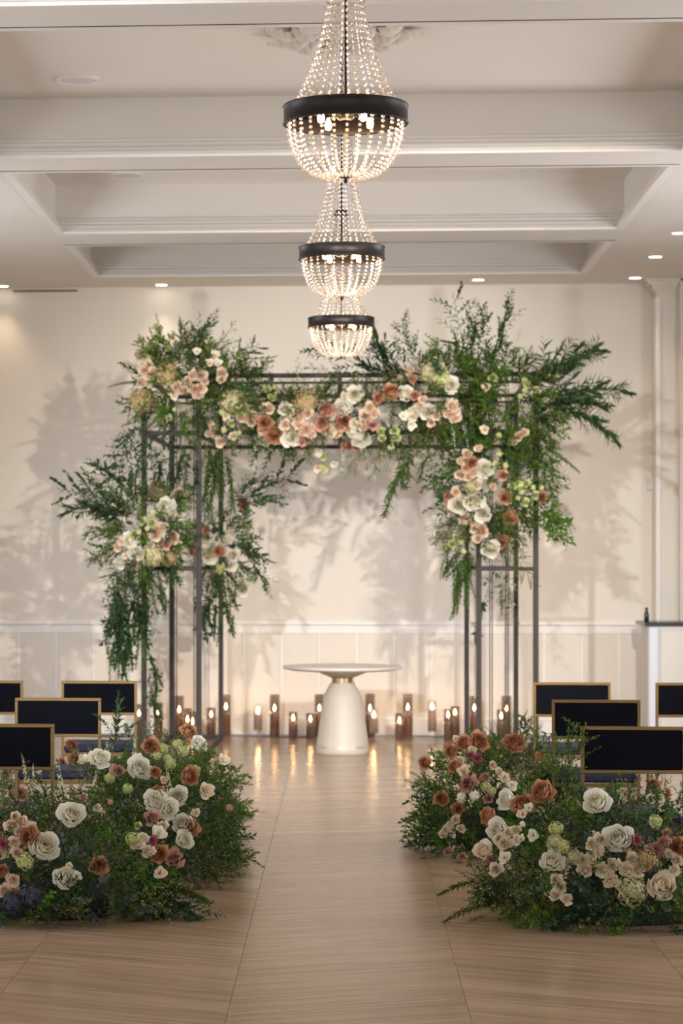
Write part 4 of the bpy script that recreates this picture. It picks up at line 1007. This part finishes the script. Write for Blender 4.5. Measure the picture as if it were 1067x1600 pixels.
for a, b, k, Y in [((880, 1240), (892, 1135), 'bri', 10.3), ((880, 1200), (905, 1128), 'fre', 10.3), ((870, 1235), (862, 1165), 'fre', 10.3), ((885, 1180), (868, 1140), 'fre', 10.3), ((900, 1260), (880, 1195), 'fre', 10.3), ((860, 1260), (845, 1200), 'bri', 10.3), ((920, 1290), (905, 1225), 'fre', 10.3), ((1010, 1300), (1058, 1268), 'fre', 10.1), ((960, 1290), (890, 1270), 'fre', 10.2), ((960, 1285), (1000, 1275), 'fre', 10.2), ((840, 1270), (830, 1225), 'bus', 10.3), ((880, 1260), (920, 1270), 'fre', 10.2), ((865, 1250), (850, 1225), 'bri', 10.3), ((890, 1250), (870, 1185), 'bri', 10.3)]:
    line(RA.t, k, a, b, Y)
p = floor_at(715, 1349); lf = MB(); leaf(lf, Vector((-0.03, 0, 0.004)), Vector((1, .15, 0)), Vector((0, 0, 1)), .075, .028)
tag(obj('fallen_leaf', lf, [G_BRIGHT], None, (p.x, p.y, 0.0)), 'single green leaf lying on the floor below the farther right arrangement', 'leaf')

# ------------------------------------------------------------------ flowers on the arch
def archm(t, px, py, rx, ry, Y=17.7, rd=0.28):
    return Mound(t, P(px, py, Y), (rx * Y / F, rd, ry * Y / F))
def athing(name, label, px, py, Y=17.7):
    return thing(name, label, 'floral garland', P(px, py, Y), 'flowers dressing the arch')
T1 = athing('floral_corner_piece', 'blush and green flower cluster on the left top corner of the arch', 290, 600)
T2 = athing('floral_garland', 'long garland of white and toffee roses across the top of the arch', 530, 650)
T3 = athing('floral_cascade', 'tall leafy flower cascade down the right tower of the arch', 770, 700)
T4 = athing('floral_spray', 'hanging flower spray with trailing vines on the left outer post', 230, 840)
T5 = athing('floral_spray', 'smaller rose spray on the left inner posts of the arch', 345, 850)
A1 = archm(T1, 285, 605, 75, 58); A1b = archm(T1, 370, 625, 50, 50, 17.7, .22)
A2 = archm(T2, 480, 650, 85, 42, 17.68, .22); A2b = archm(T2, 600, 645, 85, 48, 17.68, .24)
A3 = archm(T3, 695, 620, 62, 60); A3b = archm(T3, 785, 640, 62, 75); A4 = archm(T3, 770, 755, 70, 80); A5 = archm(T3, 738, 830, 42, 55, 17.7, .2)
A6 = archm(T4, 228, 832, 55, 62); A7 = archm(T5, 345, 855, 38, 50, 18.4, .2)
place_flowers([A1, A1b, A2, A2b, A3], [
    ('sr', 233, 572, 14), ('sr', 226, 579, 14), ('sr', 240, 580, 14), ('sr', 233, 586, 13), ('sr', 222, 597, 14), ('sr', 232, 598, 13), ('hy', 263, 583, 40), ('hy', 221, 622, 40), ('sr', 278, 604, 15), ('sr', 270, 612, 13), ('sr', 286, 610, 13), ('sr', 292, 598, 15), ('sr', 304, 608, 16), ('sr', 313, 606, 15), ('sr', 309, 616, 15),
    ('sr', 314, 586, 15), ('sr', 301, 586, 13), ('sr', 319, 596, 12), ('sr', 347, 583, 16), ('sr', 346, 593, 12), ('lw', 336, 555, 15), ('lw', 340, 567, 14), ('lw', 327, 567, 13), ('lg', 331, 538, 13), ('lw', 308, 549, 12), ('lg', 247, 513, 13), ('lg', 251, 527, 13), ('lg', 269, 526, 11), ('vb', 233, 542, 16), ('sr', 217, 553, 14), ('vb', 230, 560, 12), ('lg', 262, 541, 13),
    ('lg', 265, 652, 15), ('lg', 272, 640, 9), ('lw', 272, 618, 13), ('lg', 347, 645, 16), ('lw', 353, 650, 13), ('hc', 359, 629, 42), ('sr', 372, 620, 14), ('sr', 378, 630, 15), ('sr', 369, 636, 15), ('sr', 382, 640, 14), ('sr', 384, 652, 15), ('sr', 376, 652, 14), ('lg', 349, 672, 14), ('lw', 365, 681, 14), ('lg', 361, 662, 11), ('lg', 374, 676, 11), ('sr', 329, 676, 14), ('sr', 331, 664, 12), ('sr', 344, 690, 14),
    ('to', 414, 660, 20), ('to', 428, 679, 24), ('rw', 445, 638, 19), ('sr', 412, 638, 13), ('sr', 421, 637, 14), ('lg', 418, 608, 12), ('lg', 430, 606, 12), ('lg', 425, 620, 13), ('rw', 456, 682, 25), ('lw', 415, 691, 14), ('hy', 475, 626, 40), ('sr', 400, 650, 14), ('sr', 394, 660, 13), ('sr', 408, 672, 12),
    ('sr', 465, 650, 18), ('sr', 467, 663, 15), ('sr', 480, 670, 17), ('sr', 485, 678, 14), ('sr', 474, 676, 13), ('sr', 446, 663, 16), ('sr', 481, 646, 15), ('du', 511, 639, 22), ('du', 503, 661, 21), ('to', 537, 659, 22), ('rw', 536, 638, 25), ('rw', 553, 616, 23), ('lw', 537, 618, 11),
    ('sr', 578, 636, 16), ('sr', 585, 646, 14), ('sr', 570, 650, 16), ('sr', 577, 658, 14), ('sr', 567, 667, 13), ('rw', 555, 661, 15), ('rw', 549, 675, 16), ('rc', 514, 672, 20), ('sr', 528, 667, 15), ('sr', 526, 678, 13), ('ay', 565, 687, 25), ('du', 582, 663, 14), ('lg', 595, 675, 13), ('lg', 597, 685, 11), ('lg', 616, 673, 13), ('lg', 619, 684, 13), ('lg', 610, 698, 14), ('lg', 597, 707, 10),
    ('lw', 498, 706, 15), ('lg', 506, 713, 11), ('lw', 496, 732, 13), ('lg', 510, 736, 14), ('lw', 522, 725, 12), ('lg', 504, 729, 11), ('du', 542, 696, 15), ('du', 556, 697, 11), ('to', 611, 612, 22), ('to', 592, 622, 15), ('rc', 626, 587, 19), ('rw', 633, 614, 21), ('du', 648, 618, 14), ('sr', 639, 579, 13), ('du', 645, 592, 12), ('hc', 676, 577, 44), ('vb', 690, 590, 24), ('rw', 704, 602, 22),
    ('rw', 645, 647, 20), ('lw', 643, 664, 15), ('lw', 631, 650, 14), ('rw', 668, 643, 21), ('sr', 654, 634, 11), ('sr', 661, 624, 12), ('sr', 706, 634, 17), ('sr', 702, 646, 16), ('sr', 711, 652, 15), ('sr', 712, 642, 13), ('sr', 682, 650, 13), ('sr', 674, 660, 12), ('du', 470, 690, 13),
    ('sp', 401, 711, -26), ('sp', 570, 718, -32), ('sp', 536, 726, -30), ('sp', 709, 680, -34), ('sp', 728, 680, -36), ('sp', 464, 584, 22), ('sp', 385, 560, 36), ('sp', 247, 505, 34), ('sp', 366, 712, -22)])
place_flowers([A3, A3b, A4, A5], [
    ('lg', 770, 590, 14), ('lw', 760, 605, 14), ('lg', 822, 597, 13), ('lg', 819, 610, 13), ('lg', 836, 609, 11), ('lg', 812, 620, 12), ('lw', 757, 671, 14), ('lg', 779, 681, 13), ('lg', 780, 710, 13), ('lg', 789, 728, 13), ('lg', 777, 727, 12), ('rw', 758, 732, 25), ('to', 738, 724, 19), ('sr', 730, 709, 15), ('sr', 721, 720, 14), ('sr', 727, 731, 13), ('sr', 721, 741, 15), ('sr', 732, 744, 14), ('sr', 740, 738, 12),
    ('du', 785, 742, 14), ('lw', 878, 654, 12), ('vb', 811, 757, 14), ('lg', 800, 759, 12), ('lg', 814, 769, 12), ('lg', 822, 755, 12), ('lg', 832, 762, 12), ('lg', 809, 778, 12), ('lg', 821, 785, 12), ('lg', 836, 774, 12), ('lg', 845, 762, 11), ('to', 789, 777, 17), ('to', 846, 777, 15), ('rw', 740, 782, 28), ('rw', 716, 788, 23), ('sr', 699, 786, 14), ('sr', 712, 769, 13), ('sr', 703, 796, 13), ('rw', 755, 802, 22), ('sr', 724, 814, 13), ('sr', 727, 805, 11), ('sr', 740, 815, 16), ('sr', 752, 826, 16), ('sr', 755, 832, 13), ('sr', 747, 841, 14), ('sr', 741, 826, 12),
    ('to', 798, 808, 20), ('to', 784, 846, 17), ('rw', 768, 858, 22), ('lg', 720, 848, 13), ('lg', 706, 850, 13), ('lg', 724, 862, 12), ('lg', 696, 857, 11), ('lg', 712, 840, 10), ('sr', 800, 690, 12), ('sr', 810, 682, 13), ('sr', 818, 676, 12), ('sr', 770, 760, 11), ('sw', 745, 757, 13), ('sr', 748, 700, 11), ('hc', 735, 760, 22), ('du', 700, 775, 11)])
place_flowers([A6], [('rw', 258, 790, 24), ('rw', 268, 803, 18), ('sr', 279, 771, 20), ('lg', 238, 801, 14), ('lg', 222, 814, 13), ('lg', 237, 817, 14), ('lg', 217, 832, 13), ('lg', 209, 836, 12), ('lg', 230, 826, 11), ('sr', 246, 829, 18), ('sr', 254, 824, 15), ('sr', 242, 838, 14), ('rw', 201, 845, 21), ('rw', 212, 864, 21), ('rw', 186, 880, 16), ('sr', 185, 853, 15), ('sr', 190, 845, 11), ('lw', 176, 793, 12),
    ('mv', 260, 850, 13), ('sr', 272, 842, 15), ('sr', 279, 856, 15), ('du', 270, 836, 11), ('hc', 238, 866, 38), ('hy', 265, 874, 26), ('sr', 222, 948, 9), ('sr', 216, 943, 8), ('hd', 246, 766, 36), ('sp', 204, 748, 38), ('lw', 196, 868, 10)])
place_flowers([A7], [('to', 303, 859, 16), ('rw', 327, 864, 26), ('to', 342, 861, 15), ('rw', 349, 846, 17), ('rw', 364, 867, 19), ('rw', 359, 882, 19), ('to', 381, 788, 15), ('rw', 379, 919, 19), ('vb', 343, 889, 13), ('du', 322, 829, 11), ('sp', 331, 922, -34), ('lw', 300, 826, 10)])
ARCHMIX = [('fer', 4), ('fre', 3), ('bri', 3), ('rusS', 3), ('bus', 3)]
LNA = (0.16, 0.32)
fill(A1, 176, ARCHMIX, LNA, .7, zmin=None, cam_side=1, up=.1); fill(A1b, 110, ARCHMIX, LNA, .65, zmin=None, cam_side=1, up=0)
fill(A2, 165, [('fer', 3), ('rusS', 3), ('bus', 3), ('bri', 2)], (.14, .26), .62, zmin=None, cam_side=1, up=0); fill(A2b, 175, [('fer', 3), ('rusS', 3), ('bus', 3), ('euc', 1)], (.14, .26), .62, zmin=None, cam_side=1, up=0)
fill(A3, 150, ARCHMIX, LNA, .66, zmin=None, cam_side=1, up=0); fill(A3b, 187, [('fer', 3), ('bri', 4), ('fre', 4), ('rusS', 4)], LNA, .72, zmin=None, cam_side=1, up=0)
fill(A4, 198, [('fer', 3), ('bri', 3), ('fre', 4), ('rusS', 4), ('euc', 1)], LNA, .7, zmin=None, cam_side=1, up=-.1); fill(A5, 88, [('fer', 4), ('bus', 3), ('rusS', 3)], (.14, .28), .66, zmin=None, cam_side=1, up=-.3)
fill(A6, 150, [('rusS', 5), ('fre', 3), ('bus', 3), ('fer', 1)], LNA, .7, zmin=None, cam_side=1, up=-.1); fill(A7, 96, [('rusS', 5), ('fre', 2), ('bri', 2), ('fer', 1)], (.14, .26), .68, zmin=None, cam_side=1, up=-.1)
def lines(t, key, L, Y=17.7, bend=DN, dY=0.35, n=1):
    for a, b in L:
        for _ in range(n):
            j = 8 if n > 1 else 0
            line(t, key, (a[0] + U(-j, j), a[1] + U(-j, j)), (b[0] + U(-j, j), b[1] + U(-j, j)), Y + U(-.08, .08), Y - U(0, dY), bend)
# right tower
lines(T3, 'wilD', [((825, 605), (906, 502)), ((830, 600), (890, 535)), ((815, 590), (875, 560)), ((835, 640), (955, 562)), ((835, 630), (965, 632)), ((845, 610), (930, 590)), ((830, 650), (905, 600))], n=1)
lines(T3, 'wilD', [((840, 640), (940, 600)), ((850, 620), (900, 520)), ((800, 600), (860, 575))])
lines(T3, 'wil', [((830, 670), (885, 720)), ((830, 650), (880, 690)), ((835, 720), (880, 770)), ((830, 700), (882, 745)), ((830, 760), (885, 830))])
lines(T3, 'plu', [((845, 695), (912, 727))]); lines(T3, 'fre', [((840, 770), (882, 800)), ((850, 790), (888, 825)), ((835, 780), (875, 815))])
lines(T3, 'rus', [((735, 580), (712, 456)), ((740, 580), (735, 480)), ((750, 575), (768, 474)), ((755, 575), (822, 474)), ((765, 580), (800, 510)), ((750, 570), (795, 545)), ((735, 575), (750, 500)), ((765, 585), (825, 560))], bend=None, dY=.2)
lines(T3, 'thin', [((722, 570), (705, 500)), ((715, 575), (715, 520))], bend=None)
lines(T3, 'rus', [((690, 700), (668, 740)), ((690, 740), (680, 770))], 17.6); lines(T3, 'fer', [((700, 800), (660, 835)), ((700, 790), (668, 800)), ((780, 860), (850, 885)), ((770, 850), (830, 850))])
lines(T3, 'vinO', [((720, 860), (700, 962)), ((725, 865), (718, 950)), ((735, 870), (705, 930)), ((715, 870), (712, 960)), ((740, 860), (738, 940)), ((705, 850), (695, 910)), ((728, 850), (725, 945))], 17.65, None, .1, n=2)
lines(T3, 'vin', [((775, 870), (765, 1010)), ((785, 860), (790, 960)), ((745, 850), (700, 900))], 17.9, None, .1); lines(T3, 'thin', [((800, 850), (780, 985)), ((820, 850), (800, 930))], 18.2, None, .1)
# top garland
lines(T2, 'wilD', [((640, 600), (580, 545)), ((650, 595), (690, 548)), ((630, 600), (560, 560))], bend=None)
lines(T2, 'rus', [((650, 580), (620, 495)), ((640, 590), (595, 520)), ((655, 590), (640, 520)), ((620, 595), (560, 530)), ((640, 580), (690, 552)), ((600, 590), (540, 560)), ((600, 590), (490, 530))], bend=None, dY=.2)
lines(T2, 'thin', [((480, 600), (455, 560)), ((560, 590), (465, 562)), ((470, 610), (500, 575))], bend=None)
lines(T2, 'wil', [((670, 690), (570, 764)), ((650, 690), (610, 745)), ((680, 700), (640, 735))], 17.65); lines(T2, 'fer', [((590, 690), (560, 740)), ((560, 700), (545, 735)), ((610, 690), (640, 740)), ((450, 690), (440, 720)), ((620, 700), (600, 735)), ((580, 690), (590, 735))])
lines(T2, 'rusS', [((440, 690), (400, 720)), ((420, 690), (380, 715)), ((460, 690), (440, 715)), ((400, 690), (360, 705))])
# left corner
lines(T1, 'rus', [((285, 580), (317, 483)), ((290, 575), (300, 510)), ((330, 580), (415, 545))], bend=None, dY=.2, n=1); lines(T1, 'thin', [((300, 575), (385, 508)), ((310, 570), (370, 520)), ((250, 565), (225, 505)), ((260, 560), (240, 520)), ((350, 590), (395, 555))], bend=None)
lines(T1, 'plu', [((235, 600), (170, 586))]); lines(T1, 'thin', [((245, 640), (185, 650)), ((240, 650), (180, 690))])
lines(T1, 'rus', [((250, 650), (150, 745)), ((240, 660), (165, 720)), ((235, 640), (185, 690)), ((350, 600), (390, 560)), ((360, 610), (395, 590))])
lines(T1, 'vin', [((260, 660), (235, 770)), ((290, 665), (300, 770)), ((240, 680), (220, 770)), ((275, 660), (260, 760)), ((310, 665), (280, 750)), ((240, 660), (235, 740))], 17.75, None, .1, n=2)
lines(T1, 'vinO', [((335, 690), (325, 800)), ((345, 690), (345, 790)), ((335, 700), (340, 780)), ((328, 690), (318, 770)), ((350, 700), (352, 800)), ((340, 690), (332, 810))], 17.8, None, .1, n=2)
# left outer spray
lines(T4, 'rus', [((220, 800), (95, 742)), ((210, 800), (130, 760)), ((205, 790), (125, 735)), ((215, 810), (150, 790)), ((205, 830), (155, 820)), ((195, 850), (160, 830)), ((210, 780), (160, 700)), ((200, 880), (165, 900)), ((260, 890), (285, 910))], n=1)
lines(T4, 'wilD', [((225, 810), (115, 755))])
lines(T4, 'vin', [((195, 870), (178, 985)), ((205, 880), (205, 990)), ((215, 880), (230, 985)), ((188, 890), (172, 960)), ((225, 890), (240, 970)), ((200, 940), (190, 1060)), ((195, 930), (200, 1050)), ((205, 890), (190, 1000)), ((240, 880), (250, 960)), ((230, 985), (245, 1085)), ((235, 1040), (232, 1135)), ((228, 1050), (248, 1130)), ((180, 880), (185, 1000)), ((190, 900), (180, 1040)), ((212, 900), (215, 1010)), ((222, 890), (222, 1000)), ((180, 950), (190, 1050)), ((240, 900), (230, 1000))], 17.65, None, .12, n=2)
lines(T4, 'vinO', [((195, 960), (180, 1065)), ((205, 960), (195, 1062)), ((188, 930), (184, 1030)), ((225, 960), (215, 1050)), ((215, 900), (200, 1010)), ((225, 880), (235, 960)), ((180, 900), (190, 990))], 17.65, None, .05, n=2)
# left inner spray
lines(T5, 'rus', [((345, 800), (455, 716)), ((350, 800), (430, 730)), ((350, 790), (400, 735)), ((370, 850), (437, 915)), ((365, 840), (420, 870)), ((360, 835), (410, 860)), ((355, 800), (440, 760))], 18.3)
lines(T5, 'vin', [((335, 880), (330, 990)), ((345, 880), (348, 1000)), ((355, 880), (370, 960)), ((320, 870), (315, 950)), ((340, 880), (322, 1010))], 18.4, None, .05, n=2)
lines(T5, 'vinO', [((350, 890), (352, 990)), ((355, 900), (358, 960)), ((345, 930), (343, 1010))], 18.4, None, .05)
